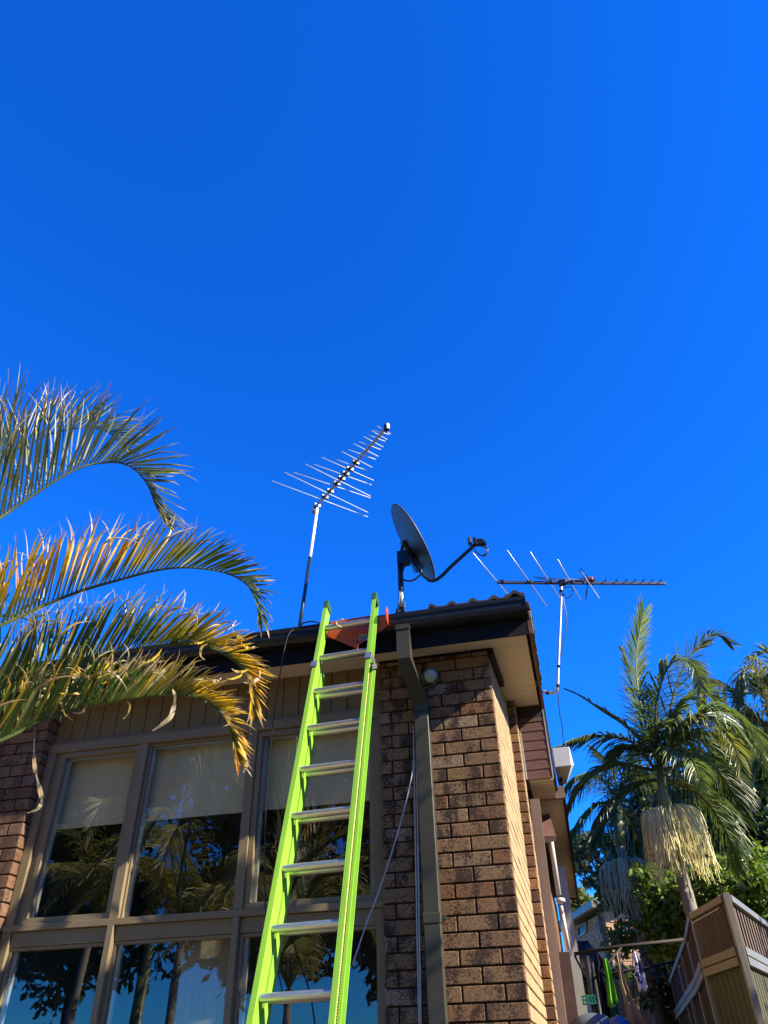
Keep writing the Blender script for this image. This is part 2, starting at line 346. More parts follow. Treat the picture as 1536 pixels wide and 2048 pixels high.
# soffit, fascia, gutter, barge
XS=-.038; YF=4.63
def slab(mb,x0,x1,y0,y1,th,dz=0):
    mb.add([(x0,y0,zs(y0)+dz),(x1,y0,zs(y0)+dz),(x1,y1,zs(y1)+dz),(x0,y1,zs(y1)+dz),(x0,y0,zs(y0)+dz+th),(x1,y0,zs(y0)+dz+th),(x1,y1,zs(y1)+dz+th),(x0,y1,zs(y1)+dz+th)],[(0,3,2,1),(4,5,6,7),(0,1,5,4),(1,2,6,5),(2,3,7,6),(3,0,4,7)])
s=MB(); xj=at(930,1290,4.7).x
slab(s,-6.4,-2.9,YF,5.2,.012); slab(s,-2.897,xj-.003,YF,5.2,.012); slab(s,xj,XS,YF,YW,.012); slab(s,-1.2,xj-.003,5.2,5.4,.012)
s.build('soffit','soffit',house)
s=MB(); s.box((-6.4,YF-.018,3.90),(XS+.02,YF-.001,4.125)); s.build('fascia','fascia',house)
# gutter profile swept along x
GT=4.130; GY=4.50
prof=[(YF-.019,4.09),(YF-.019,4.02),(YF-.05,4.012),(GY+.035,4.020),(GY+.012,4.035),(GY+.004,4.060),(GY+.004,4.098),(GY-.004,4.105),(GY-.004,GT),(GY+.012,GT),(GY+.012,4.110),(GY+.03,4.05),(YF-.03,4.03),(YF-.022,4.09)]
gu=MB(); n=len(prof); x0,x1=-6.4,XS+.03
gu.add([(x0,y,z) for y,z in prof]+[(x1,y,z) for y,z in prof],[tuple(range(n-1,-1,-1)),tuple(range(n,2*n))]+[(i,(i+1)%n,(i+1)%n+n,i+n) for i in range(n)])
gu.build('gutter','gutter',house)
gs=MB(); gs.box((x1,GY-.004,4.012),(x1+.003,YF,GT)); gs.build('gutter_end','gutter',house)
b=MB(); pts=[(XS+.022,YF-.02,3.90),(XS+.022,YF-.02,4.15),(XS+.022,YW,zs(YW)+.20),(XS+.022,YW,zs(YW)-.035),(XS+.022,4.75,zs(4.75)-.035)]
b.prism(pts,(.026,0,0)); b.build('barge_board','barge',house)
# roof: rows of rolled tiles
t=MB(); nx=44*8; ys=np.arange(GY+.03,7.05,.32); x0r,x1r=-6.4,XS+.03
rows=[]
for ri,y in enumerate(ys):
    y2=min(y+.36,7.1)
    for (yy,dz) in ((y,.02),(y2,.0)):
        row=[]
        for i in range(nx+1):
            x=x1r-(x1r-x0r)*i/nx; ph=((x1r-x)/.148)%1
            h=max(0,math.sin(ph*math.pi*2-1.2))*.030+ (0.018 if (x>x1r-.13) else 0)
            row.append((x,yy,4.125+math.tan(math.radians(10.5))*(yy-GY)+h+dz+(.010 if x>-.68 else -.035)))
        rows.append(row)
for ri in range(len(ys)):
    for (a,bb) in ((rows[2*ri],rows[2*ri+1]),):
        n0=len(t.v); t.v+=a+bb; m=len(a); t.f+=[(n0+i,n0+i+1,n0+m+i+1,n0+m+i) for i in range(m-1)]
        fr=[(p[0],p[1],p[2]-.028) for p in a]; n1=len(t.v); t.v+=fr; t.f+=[(n0+i,n1+i,n1+i+1,n0+i+1) for i in range(m-1)]
t.build('roof','tile',house,smooth=False)
r2=MB(); r2.prism([(XS+.05,YW-.02,4.62),(XS+.05,9.4,5.0),(XS+.05,13.3,4.0),(XS+.05,13.3,3.75),(XS+.05,YW+.02,3.72)],(-6.3,0,0)); r2.build('roof','tile',house)
tr=MB()
for i in range(26):                                # rough bedding and tile ends along the barge
    y=YF-.02+i*.092; z=zs(y)+.205
    tr.obox((XS+.035+random.uniform(-.006,.006),y,z+random.uniform(-.012,.014)),V((1,0,0)),V((0,.98,.19)),V((0,-.19,.98)),.05,.10+random.uniform(-.03,.03),.045)
tr.build('verge_tiles','tile',house,bev=.006)
tb=MB()
for i in range(14):
    y=YF-.02+i*.03; tb.obox((XS+.046,y,zs(y)+.15+random.uniform(-.02,.02)),V((1,0,0)),V((0,.98,.19)),V((0,-.19,.98)),.012+random.uniform(0,.008),.022,.05)
tb.build('mortar_bedding','concrete',house,bev=.004)
# side packing under the soffit and the moulding at the wall head
q=MB(); q.prism([(XC+.004,D-.004,zs(D)-.052),(XC+.004,D-.004,zs(D)-.001),(XC+.004,5.86,zs(5.86)-.001),(XC+.004,5.86,zs(5.86)-.052)],(.036,0,0))
q.box((XWR,D-.012,3.922),(XC+.004,D-.004,3.939)); q.build('cornice_strip','fascia',house)
# weatherboard bay
wbd=MB(); zt=zs(YW)+.02; zbm=3.66; nb=8; hb=(zt-zbm)/nb
for i in range(nb):
    z=zbm+i*hb
    wbd.add([(XC+.0,YW-.005,z),(XS+.02,YW-.005,z),(XS+.02,YW,z+hb),(XC+.0,YW,z+hb),(XC,YW+.02,z),(XS+.02,YW+.02,z),(XS+.02,YW+.02,z+hb),(XC,YW+.02,z+hb)],[(0,1,2,3),(0,4,5,1),(1,5,6,2),(3,2,6,7),(4,7,6,5),(0,3,7,4)])
for i in range(1,nb): wbd.box((XC+.001,YW-.0065,zbm+i*hb-.008),(XS+.019,YW-.0005,zbm+i*hb-.002)) if False else None
wbd.box((XC,YW+.021,zbm+.01),(XS+.018,7.32,zt)); wbd.build('weatherboards','timber_red',house)
c=MB(); c.box((XS+.021,YW-.008,zbm-.01),(XS+.032,YW+.02,zt)); c.box((XB+.004,YW-.03,zbm),(XB+.02,YW-.013,zs(YW)-.26)); c.build('corner_strip','frame_light',house)
c=MB(); c.box((XB+.03,YW+.03,zbm-.006),(XS+.02,7.62,zbm+.008)); c.build('soffit','soffit',house)
# rear eave
ZE=3.70; YE0=7.62; YE1=13.1; XE=at(1126,1603,YE0).x
c=MB(); c.box((XB+.05,YE0+.04,ZE),(XE,YE1,ZE+.012)); c.build('soffit','soffit',house)
c=MB(); c.box((XE+.002,YE0+.04,ZE-.03),(XE+.03,YE1+.01,ZE+.16)); c.box((XB,YE1+.002,ZE-.02),(XE+.03,YE1+.03,ZE+.16)); c.build('fascia','fascia',house)
c=MB(); c.box((XB-.05,YE0-.03,ZE-.05),(XE+.03,YE0+.035,ZE+.06)); c.build('fascia','pipe_tan',house)
# white duct box beside the bay
a=[at(1103.5,1497,7.35),at(1138.5,1493,7.35),at(1143,1531,7.35),at(1110,1535,7.35)]
bb=[at(1118,1572,7.95),at(1133,1568,7.95)]
d=MB(); off=V((0,.55,.0))
d.add([a[0],a[1],a[2],a[3],bb[0],bb[1],a[0]+off,a[1]+off+V((.03,0,0))],[(0,1,2,3),(3,2,5,4),(0,3,4,6),(2,1,7,5),(6,4,5,7),(0,6,7,1)])
d.build('duct_box','white',house,bev=.006)
# window hood on the side wall
d=MB(); p=[at(1080,1630,8.0),at(1099,1629,8.0),at(1112,1672,7.5),at(1087,1672,7.5),at(1112,1683,7.5),at(1088,1685,7.5)]
d.add(p+[p[0]+V((0,.05,-.05)),p[1]+V((0,.05,-.05))],[(0,3,2,1),(3,5,4,2),(5,6,7,4),(1,2,4,7),(0,6,5,3),(0,1,7,6)]); d.build('window_hood','timber_red',house)
# downpipes
dp=MB(); xl=at(835.8,1600,D-.078).x; xr=xl+.098
dp.box((xl,D-.08,0),(xr,D-.006,3.499),.004); z1=at(860,1827,D-.08).z; 
dp.build('downpipe','pipe',house)
dj=MB(); dj.box((xl-.004,D-.084,z1-.05),(xr+.004,D-.004,z1+.004),.003); dj.box((xr,D-.05,z1-.03),(xr+.03,D-.02,z1-.01)); dj.build('downpipe_joint','pipe',house)
de=MB(); ux0=at(792,1258,4.50).x; ux1=ux0+.092
zt_,zb_=4.04,at(806,1316,4.50).z
A=[(ux0,4.50),(ux1,4.50),(ux1,4.58),(ux0,4.58)]
def ring(pts,z): return [(x,y,z) for x,y in pts]
Bq=[(xl,D-.08),(xr,D-.08),(xr,D-.006),(xl,D-.006)]
r0=ring(A,zt_); r1=ring(A,zb_); r2_=[(x,y,z) for (x,y),z in zip(Bq,(3.56,3.56,3.62,3.62))]; r3=ring(Bq,3.50)
r1[2]=(ux1,4.58,zb_+.03); r1[3]=(ux0,4.58,zb_+.03)
vs=r0+r1+r2_+r3; fs=[(3,2,1,0)]
for i in range(3):
    for j in range(4): fs.append((i*4+j,i*4+(j+1)%4,(i+1)*4+(j+1)%4,(i+1)*4+j))
de.add(vs,fs); de.box((ux0-.006,4.494,4.0),(ux1+.006,4.586,4.02)); de.build('downpipe_offset','pipe',house)
# side wall pipes and posts (brown box downpipe, white pipes)
d=MB(); d.beam(at(1069,1600,7.05),at(1124,2060,7.05),.085,.07,V((0,1,0))); d.build('downpipe','pipe_tan',house)
d=MB(); d.tube([at(1091,1605,8.3),at(1118,1790,8.3)],.024,12); d.build('vent_pipe','pvc',house,True)
d=MB(); cc=at(1121,1800,8.2); d.lathe(cc,(0,0,1),[(.02,-.03),(.04,-.02),(.045,-.015),(.042,.012),(.015,.02)],20); d.tube([cc+V((0,0,-.05)),cc+V((0,0,-.12))],.014,8); d.build('pipe_cowl','pvc',house,True)
d=MB(); d.tube([at(1125,1825,8.3),at(1138,1900,8.3)],.017,10); d.build('conduit','pvc',house,True)
d=MB(); d.beam(at(1117,1735,9.4),at(1164,2040,9.4),.14,.09,V((0,1,0))); d.build('eave_post','frame_light',house)
d=MB(); d.beam(at(1128,1905,8.0),at(1150,2070,8.0),.10,.08,V((0,1,0))); d.build('meter_duct','barge',house)
# ------------------------------------------------ window wall
YG=4.965
def W(px,py,y=YG): p=at(px,py,y); return p
hz=at(300,1455,YG).z                               # underside of grooved panel / head top
zhead=at(300,1470,YG).z; 
ztr1=at(473,1821,YG-.03).z; ztr0=at(473,1835,YG-.03).z; zsp=at(473,1860,YG).z
m1=at(276,1600,YG).x; m2=at(500,1600,YG).x; wl_=XW0+.005; wr_=XWR-.004
fm=MB()
def bx(x0,x1,z0,z1,y0,y1,mb=fm,ch_=.002): mb.box((min(x0,x1),y0,min(z0,z1)),(max(x0,x1),y1,max(z0,z1)),ch_)
head0=3.555; head1=3.62
bx(wl_,wr_,head0,head1,YG-.055,YG+.04); bx(wl_,wr_,head1+.001,head1+.03,YG-.03,YG+.03)
bx(wl_,wr_,ztr0,ztr1,YG-.06,YG+.04); 
bx(wl_,wl_+.065,0,head0-.001,YG-.05,YG+.04); bx(wl_+.0655,wl_+.11,ztr1,head0-.001,YG-.02,YG+.03)
for mx_ in (m1,m2): bx(mx_-.032,mx_+.032,ztr1+.001,head0-.001,YG-.05,YG+.04); bx(mx_-.022,mx_+.022,0,ztr0-.001,YG-.065,YG+.04)
bx(wr_-.06,wr_,ztr1+.001,head0-.001,YG-.045,YG+.04); bx(wr_-.06,wr_,0,ztr0-.001,YG-.045,YG+.04)
fm.build('window_frame','frame',house)
sp=MB(); zsp0=at(473,1868,YG).z
for (xa,xb) in ((wl_+.066,m1-.023),(m1+.023,m2-.023),(m2+.023,wr_-.061)): bx(xa,xb,zsp0,ztr0-.002,YG-.03,YG+.03,sp)
sp.build('spandrel_panel','frame',house)
gp=MB(); xx=wl_
while xx<wr_-.02:
    x2=min(xx+.125,wr_); gp.box((xx+.003,YG-.012,head1+.031),(x2-.003,YG+.03,4.04),.004); xx=x2
gp.box((wl_,YG+.0,head1+.031),(wr_,YG+.035,4.03)); gp.build('grooved_panel','groove',house)
zbl=at(440,1622,YG+.09).z
wins=[('awning',wl_+.112,m1-.034),('fixed',m1+.034,m2-.034),('awning2',m2+.034,wr_-.062)]
for kind,xa,xb in wins:
    f=MB(); zb0,zb1=ztr1+.003,head0-.003
    if kind!='fixed':
        w_=.036
        bx(xa,xb,zb0,zb0+w_,YG-.035,YG+.02,f); bx(xa,xb,zb1-w_,zb1,YG-.035,YG+.02,f); bx(xa,xa+w_,zb0+w_+.001,zb1-w_-.001,YG-.035,YG+.02,f); bx(xb-w_,xb,zb0+w_+.001,zb1-w_-.001,YG-.035,YG+.02,f)
    else:
        w_=.014; bx(xa,xb,zb1-w_,zb1,YG-.02,YG+.02,f); bx(xa,xa+w_,zb0,zb1-w_-.001,YG-.02,YG+.02,f)
    wo_=f.build('window','frame',house)
    gl=MB(); bx(xa+w_*.8,xb-w_*.5,zb0+w_*.5,zb1-w_*.8,YG+.000,YG+.004,gl,0); gl.build('pane','glass',wo_)
    l=MB(); bx(xa+w_+.001,xa+w_+.024,zb0+w_,zb1-w_-.002,YG+.006,YG+.03,l,0); bx(xa+w_+.03,xb-w_,zb1-w_-.018,zb1-w_-.002,YG+.006,YG+.03,l,0); l.build('glazing_bead','frame_light',wo_)
    bl=MB(); bx(xa+.01,xb-.01,zbl,zb1+.03,YG+.085,YG+.088,bl,0); bx(xa+.01,xb-.01,zbl-.025,zbl,YG+.080,YG+.093,bl,0); bl.build('blind','blind',wo_)
for i,(xa,xb) in enumerate(((wl_+.067,m1-.023),(m1+.023,m2-.023),(m2+.023,wr_-.062))):
    f=MB(); bx(xa,xa+.02,.9,zsp0-.002,YG-.02,YG+.03,f); bx(xa+.021,xb,zsp0-.022,zsp0-.002,YG-.02,YG+.03,f); bx(xa+.021,xb,.9,.94,YG-.02,YG+.03,f)
    wo_=f.build('window','frame',house); gl=MB(); bx(xa+.01,xb,.92,zsp0-.01,YG,YG+.004,gl,0); gl.build('pane','glass',wo_)
    l=MB(); bx(xa+.022,xa+.05,.95,zsp0-.024,YG+.006,YG+.03,l,0); l.build('glazing_bead','frame_light',wo_)
    c_=MB()
    if i==1: c_.box((xb-.40,YG+.12,.9),(xb-.02,YG+.125,zsp0-.01)); c_.build('curtain','curtain',wo_)
sl=MB(); bx(wl_+.066,wr_-.062,.0,.898,YG-.02,YG+.06,sl,0); sl.build('base_panel','frame',house)
# interior
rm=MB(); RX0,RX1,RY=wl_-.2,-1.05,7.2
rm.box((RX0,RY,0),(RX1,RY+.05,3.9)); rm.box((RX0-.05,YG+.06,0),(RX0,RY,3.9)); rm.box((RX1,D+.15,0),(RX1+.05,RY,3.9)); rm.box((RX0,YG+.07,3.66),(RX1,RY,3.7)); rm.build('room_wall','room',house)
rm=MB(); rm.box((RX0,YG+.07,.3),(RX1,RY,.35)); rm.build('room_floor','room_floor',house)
# ---------------------------------------------------------------- lamp on the wall
lt=thing('wall_floodlight',at(860,1352,D-.02),'round glass floodlight beside the downpipe bend under the eave','wall lamp')
c=at(860,1352,4.70); ax=(CAM+V((.5,0,.3))-c).normalized()
l=MB(); l.lathe(c,ax,[(.018,-.09),(.022,-.05),(.040,-.01),(.052,.012),(.054,.02),(.050,.026)],28); l.build('lamp_body','dish',lt,True)
l=MB(); l.lathe(c,ax,[(.047,.0265),(.040,.034),(.022,.040),(.006,.041)],28); l.build('lens','lamp_green',lt,True)
l=MB(); l.tube([c-ax*.09,c-ax*.11+V((0,.03,0)),V((c.x+.01,D-.005,c.z+.0))],.014,10); l.build('lamp_bracket','bracket',lt,True)
# ---------------------------------------------------------------- cables
def cable(name,pts,r,mat,label,cat='cable',group=None,n=8):
    t=MB(); t.tube(catmull(pts,n),r,8); return tag(t.build(name,mat,None,True),label,cat,group)
cable('cable',[at(827,1450,4.80),at(829.5,1600,4.79),at(834,1850,4.79),at(839,2060,4.79)],.0048,'silver_cable','pale cable running straight down the brick wall left of the downpipe, outer of the two')
cable('cable',[at(831.5,1450,4.78),at(834.5,1600,4.78),at(838.5,1850,4.78),at(842,2060,4.78)],.0048,'silver_cable','pale cable against the downpipe edge, inner of the two straight ones')
cable('cable',[at(829,1500,4.78),at(824,1548,4.77),at(808,1620,4.74),at(785,1700,4.70),at(755,1790,4.68),at(732,1850,4.66),at(705,1930,4.6)],.0042,'silver_cable','thin cable drooping diagonally across the bricks behind the ladder')
cable('cable',[at(600,1250,4.53),at(580,1265,4.485),at(572,1285,4.48),at(563,1330,4.5),at(545,1450,4.6),at(533,1600,4.7),at(530,1700,4.72),at(532,1828,4.75),at(560,1960,4.7),at(575,2060,4.7)],.0045,'black','black cable hanging from the gutter in front of the middle windows')
cable('cable',[at(596,1258,4.7),at(606,1247,4.7),at(625,1243,4.7),at(648,1249,4.6)],.006,'black','short black cable looping over the gutter beside the ladder top')
# ---------------------------------------------------------------- ladder
lad=thing('extension_ladder',(-1.25,2.95,0),'bright green fibreglass extension ladder with aluminium rungs leaning on the gutter','ladder')
K=.975; U=V((-.0025,.3315,.9434)).normalized(); P0=CAM+(V((-1.4486,4.5415,4.1105))-CAM)*K; VX=V((.3483,-.0127,.0045))*K; vx=VX.normalized(); SP=.305*K
NN=vx.cross(U).normalized()
if NN.y<0: NN=-NN                                   # away from the climber
def rail(mb,base,side,l0,l1,depth=.078,fl=.028,t=.005,noff=0):
    # C-channel: web on the rung side, flanges pointing outwards
    a=base+U*l0+NN*noff; b_=base+U*l1+NN*noff; o_=vx*side; c=(a+b_)/2; L=(b_-a).length
    mb.obox(c+o_*(t/2),vx,NN,U,t,depth,L); mb.obox(c+o_*(fl/2+t/2+.001)-NN*(depth/2-t/2),vx,NN,U,fl-t,t,L); mb.obox(c+o_*(fl/2+t/2+.001)+NN*(depth/2-t/2),vx,NN,U,fl-t,t,L)
low=-(P0.z)/U.z+.02; topL=.235; topR=.235
clamp=-.385
for side,base,tp in ((-1,P0,topL),(1,P0+VX,topR)):
    m=MB(); rail(m,base,side,low+.9,tp); m.build('fly_rail','green',lad,bev=.0012)
    m=MB(); rail(m,base-vx*side*.012 if False else base+vx*side*(-.008),side,low,clamp+.02,noff=.081); m.build('base_rail','green',lad,bev=.0012)
    m=MB(); cc=base+U*(tp+.02)+vx*side*.012; m.obox(cc-U*.035,vx,NN,U,.036,.084,.075); m.build('end_cap','green_cap',lad,bev=.004)
    m=MB(); cc=base+U*clamp+vx*side*.016; m.obox(cc-NN*.044,vx,NN,U,.046,.006,.05); m.obox(cc+vx*side*.022+NN*.0,vx,NN,U,.004,.085,.05)
    if side>0: m.obox(cc+vx*.028+NN*.02-U*.045,vx,(NN-U*.9).normalized(),(U+NN*.9).normalized(),.006,.03,.12)
    m.build('clamp','bracket',lad,bev=.002)
def rung(mb,c0,c1,r=.0205):
    t=(c1-c0).normalized(); n=12; vs=[]
    for e in (c0,c1):
        for j in range(n):
            a=2*math.pi*j/n; rr=r*(1.0+.16*(abs(math.cos(a))**4)); vs.append(e+NN*math.cos(a)*rr*1.02+U*math.sin(a)*rr*.92)
    mb.add(vs,[tuple(range(n-1,-1,-1)),tuple(range(n,2*n))]+[(j,(j+1)%n,(j+1)%n+n,j+n) for j in range(n)])
for k in range(12):
    a=P0-U*(k*SP)
    if a.z<1.05: break
    m=MB(); rung(m,a,a+VX); m.build('rung','alu',lad,bev=.0015)
for k in range(0,14):
    a=P0-U*(k*SP+.395+.0)+NN*.088
    if k==0: a=P0-U*(2*SP-.028)+NN*.081
    else: a=P0-U*((k+2)*SP-.028)+NN*.081
    if a.z<.15: break
    m=MB(); rung(m,a,a+VX); m.build('rung','alu',lad,bev=.0015)
nseg=330                                            # dark blocks for the toothed shading of the right rail's perforations
for off_n in (-.016,.022):
    m=MB()
    for i in range(nseg):
        l=clamp-.05-i*.0125
        if (P0+U*l).z<.3: break
        m.obox(P0+VX+vx*(.012)+U*l+NN*off_n,vx,NN,U,.011,.004,.0062)
    m.build('perforation_shade','black',lad)
m=MB(); rp=P0+VX+vx*.014+NN*.004; m.tube([rp+U*(clamp-.03),rp+U*(low+.5)],.0045,8); m.build('rope','strap',lad,True)
# orange stand-off plate
sb=thing('ladder_bracket',at(712,1270,4.485),'orange painted steel ladder bracket hooked over the gutter behind the top rung','ladder bracket')
m=MB(); m.prism([at(x,y,4.486) for x,y in ((650,1250),(775,1231),(776,1250),(757,1265),(709,1295),(655,1273))],(0,.005,0))
m.prism([at(x,y,4.486) for x,y in ((660,1251),(740,1239),(740,1231),(662,1243))],(0,.12,.012)); m.build('plate','orange',sb,bev=.001)
m=MB(); a0=at(774,1252,4.486); m.prism([a0+V((0,0,.0)),a0+V((0,-.05,.02)),a0+V((0,-.06,.08)),a0+V((0,-.03,.135)),a0+V((0,.0,.13))],(.012,0,0)); m.build('fin','orange',sb,bev=.002)
m=MB(); a0=at(711,1302,4.47); m.prism([a0,a0+V((0,-.035,.01)),a0+V((0,-.035,.05)),a0+V((0,.0,.085)),a0+V((0,.012,.085)),a0+V((0,.012,0))],(.016,0,0)); m.build('fin','orange',sb,bev=.002)
m=MB(); m.prism([at(x,y,4.4835) for x,y in ((718,1270),(735,1267),(735,1280),(718,1282))],(0,.0015,0)); lb=m.build('sticker','label',sb)
m=MB()
for i in range(4): m.prism([at(719.5,1273+i*2.2,4.4825),at(733.5,1270.6+i*2.2,4.4825),at(733.5,1271.4+i*2.2,4.4825),at(719.5,1273.8+i*2.2,4.4825)],(0,.0008,0))
m.build('printed_lines','ink',lb)
m=MB(); c0=P0+VX*.27; m.tube(catmull([c0-NN*.03+U*.03+vx*.045,c0-NN*.024+U*.018,c0-NN*.026-vx*.004,c0-NN*.022-U*.02+vx*.008,c0-NN*.005-U*.024+vx*.03],6),[.0065]*25,8); tag(m.build('tie_strap','strap',None,True),'frayed cream strap tied round the top ladder rung','strap')
# ---------------------------------------------------------------- satellite dish
YD=5.25; dish=thing('satellite_dish',at(803,1222,5.2),'grey satellite dish on a pole mount seen from behind above the gutter','satellite dish')
c=at(826,1085,YD); Nn=V((.88,.06,.47)).normalized()
vd=(c-CAM).normalized(); 
right=R@V((1,0,0)); upc=R@V((0,1,0))
Nn=(right*.892+upc*.451)*math.cos(math.radians(13))+vd*math.sin(math.radians(13)); Nn.normalize()
mj=(-.451*right+.892*upc); mj=(mj-Nn*mj.dot(Nn)).normalized(); mn=Nn.cross(mj).normalized()
RA,RB=.372,.355; m=MB(); vs=[];fs=[]; NR,NA=12,56
for s_,th in ((0,0),(1,.007)):
    for i in range(NR+1):
        rr=i/NR
        for j in range(NA):
            a=2*math.pi*j/NA; vs.append(c+mj*(RA*rr*math.cos(a))+mn*(RB*rr*math.sin(a))-Nn*(.062*(1-rr*rr)-.0)-Nn*(th))
n_=(NR+1)*NA
for s_ in (0,1):
    for i in range(NR):
        for j in range(NA):
            f=(s_*n_+i*NA+j,s_*n_+i*NA+(j+1)%NA,s_*n_+(i+1)*NA+(j+1)%NA,s_*n_+(i+1)*NA+j); fs.append(f if s_ else f[::-1])
m.add(vs,fs); m.build('reflector','dish',dish,True)
m=MB(); rim=[c+mj*((RA+.002)*math.cos(2*math.pi*j/48))+mn*((RB+.002)*math.sin(2*math.pi*j/48))-Nn*.004 for j in range(49)]; m.tube(rim,.0085,8,False); m.build('rim','dish',dish,True)
m=MB()
pc=at(800,1118,5.2); m.obox(pc+V((.03,0,.0)),V((1,0,0)),V((0,1,0)),V((0,0,1)),.10,.07,.13); m.obox(c-Nn*.085-mj*.10,Nn,mj,mn,.03,.30,.10)
m.beam(c-Nn*.075+mj*.03,c-Nn*.07-mj*.05+V((-.0,0,0)),.03,.05,mn); m.obox((pc+c-Nn*.08-mj*.1)/2,Nn,mj,mn,.10,.12,.07)
m.beam(at(808,1080,5.22),at(803,1100,5.2),.022,.022); m.tube([at(815,1112,5.18),at(850,1155,5.15),at(862,1162,5.12)],.014,8); m.build('mount_bracket','black',dish,bev=.004)
m=MB(); m.tube([at(803.5,1217,5.2),at(800,1125,5.2)],.024,16); m.build('pole','boom_dark',dish,True)
m=MB(); m.tube([at(804.2,1216,5.199),at(802.8,1184,5.199)],.0255,16); m.build('pole_sleeve','steel',dish,True)
m=MB(); q=at(802,1226,5.2); m.lathe(q,(0,0,1),[(.07,-.09),(.06,-.02),(.03,.03)],16); m.build('pole_boot','tile',dish,True)
m=MB(); m.tube(catmull([at(855,1160,5.12),at(868,1161,5.1),at(882,1153,5.08),at(900,1135,5.04),at(925,1112,4.98),at(947,1092,4.93),at(951,1083,4.92)],5),.0145,12); m.build('feed_arm','boom_dark',dish,True)
lnb=MB(); lc=at(944,1083,4.92); lnb.obox(at(939.5,1083,4.92),V((1,0,0)),V((0,1,0)),V((0,0,1)),.03,.05,.058); lnb.build('feed_horn','dish',dish,bev=.006)
lnb=MB(); lnb.obox(at(950,1084,4.92),V((1,0,0)),V((0,1,0)),V((0,0,1)),.03,.045,.07); lnb.tube([at(953,1081,4.92),at(967,1081,4.92)],.016,12); lnb.obox(at(963,1087,4.92),V((1,0,0)),V((0,1,0)),V((0,0,1)),.075,.04,.028); lnb.build('converter','black',dish,bev=.004)
m=MB(); m.tube(catmull([at(962,1092,4.92),at(973,1097,4.92),at(972,1108,4.92),at(960,1110,4.92),at(950,1102,4.92)],6),.0045,6); m.tube(catmull([at(966,1090,4.92),at(976,1099,4.92),at(970,1112,4.92),at(958,1108,4.92),at(948,1098,4.92)],6),.004,6); m.build('coax_loop','black',dish,True); m=MB()
m.tube(catmull([at(838,1130,5.15),at(826,1125,5.15),at(811,1130,5.15),at(804,1150,5.15),at(808,1160,5.15),at(825,1161,5.15),at(840,1150,5.15),at(843,1140,5.15)],8),.008,8)
m.tube(catmull([at(800,1150,5.17),at(799,1190,5.17),at(797,1210,5.17),at(792,1222,5.17)],5),.005,6); m.build('coax_loop','black',dish,True)
# ---------------------------------------------------------------- log-periodic antenna
la=thing('log_periodic_antenna',at(600,1258,5.0),'tall log periodic aerial on a leaning pole, boom of many thin rods pointing up right','antenna')
ZA=6.2
def ac(x,y): return (520+x/5.486,830+y/5.486)
tipm=atz(636,1008,ZA-.02); m=MB(); base=at(598,1262,5.0)
mid=base.lerp(tipm,.52); m.tube([base,mid],.0155,14); m.build('mast_lower','boom_dark',la,True)
m=MB(); m.tube([mid,tipm],.015,14); m.build('mast_upper','mast_glint',la,True)  # same steel pole; its sun glint is painted on as a white half
b0=atz(631,1014,ZA); b1=atz(772,856,ZA); m=MB(); m.beam(b0,b1,.022,.022); m.build('boom','steel',la,bev=.002)
E_=[((130,723),(1182,1118)),((270,630),(1185,1070)),((370,630),(1212,910)),((500,540),(1212,890)),((592,542),(1225,768)),((680,466),(1248,718)),((840,490),(1175,610)),((900,403),(1230,575)),((967,378),(1267,488)),((1027,315),(1297,455)),((1083,292),(1325,380)),((1133,235),(1352,352)),((1180,215),(1372,290)),((1222,170),(1395,270)),((1250,168),(1418,215)),((1285,122),(1432,207))]
for i,(p,q) in enumerate(E_):
    z=ZA+(.014 if i%2 else -.014); m=MB(); m.tube([atz(*ac(*p),z),atz(*ac(*q),z)],.0034,6); m.build('element','yellow_rod',la,True)
m=MB(); bd=(b1-b0).normalized()
for f_ in (.03,.15,.23,.33,.40,.46,.52,.60): 
    p=b0.lerp(b1,f_); sd=bd.cross(V((0,0,1))); m=MB(); m.obox(p+V((0,0,-.006)),bd,sd,V((0,0,1)),.022,.075,.04); m.build('insulator','black',la,bev=.004)
m=MB(); m.obox(b1+bd*.01,bd,bd.cross(V((0,0,1))),V((0,0,1)),.05,.036,.07); m.build('end_box','black',la,bev=.004)
m=MB(); m.obox(b1+bd*.037,bd,bd.cross(V((0,0,1))),V((0,0,1)),.003,.028,.05); m.build('end_label','white',la)
m=MB(); p=b0-bd*.02+V((0,0,-.03)); m.obox(p,bd,bd.cross(V((0,0,1))),V((0,0,1)),.07,.05,.05); m.tube([p-bd*.05,p+bd*.03],.005,6); m.build('mast_clamp','steel',la,bev=.005)
# ---------------------------------------------------------------- yagi antenna on the side
ya=thing('yagi_antenna',at(1088,1385,6.55),'yagi aerial with long level boom on a bent pole beside the barge board','antenna')
ZY=5.3; b0=atz(994,1165,ZY); b1=atz(1330,1167,ZY); m=MB(); m.beam(b0,b1,.02,.028); m.build('boom','boom_dark',ya,bev=.002)
for p,q in (((945.6,1106),(1014,1187)),((1014,1101),(1093,1212)),((1060,1104),(1121,1199)),((1115,1119),(1162,1202))):
    m=MB(); m.tube([atz(*p,ZY+.012),atz(*q,ZY+.012)],.0058,8); m.build('element','steel',ya,True)
for p,q in (((1066,1154),(1176,1161)),((1074,1157),(1150,1163))):
    m=MB(); m.tube([atz(*p,ZY+.03),atz(*q,ZY+.02)],.004,6); m.build('element','dish',ya,True)
m=MB()
for f_ in (.03,.19,.315,.44): m=MB(); m.obox(b0.lerp(b1,f_)+V((0,0,.008)),V((1,0,0)),V((0,1,0)),V((0,0,1)),.045,.03,.035); m.build('insulator','black',ya,bev=.004)
m=MB(); m.obox(b0.lerp(b1,.385)+V((0,0,0)),V((1,0,0)),V((0,1,0)),V((0,0,1)),.07,.05,.05); m.build('boom_clamp','black',ya,bev=.004)
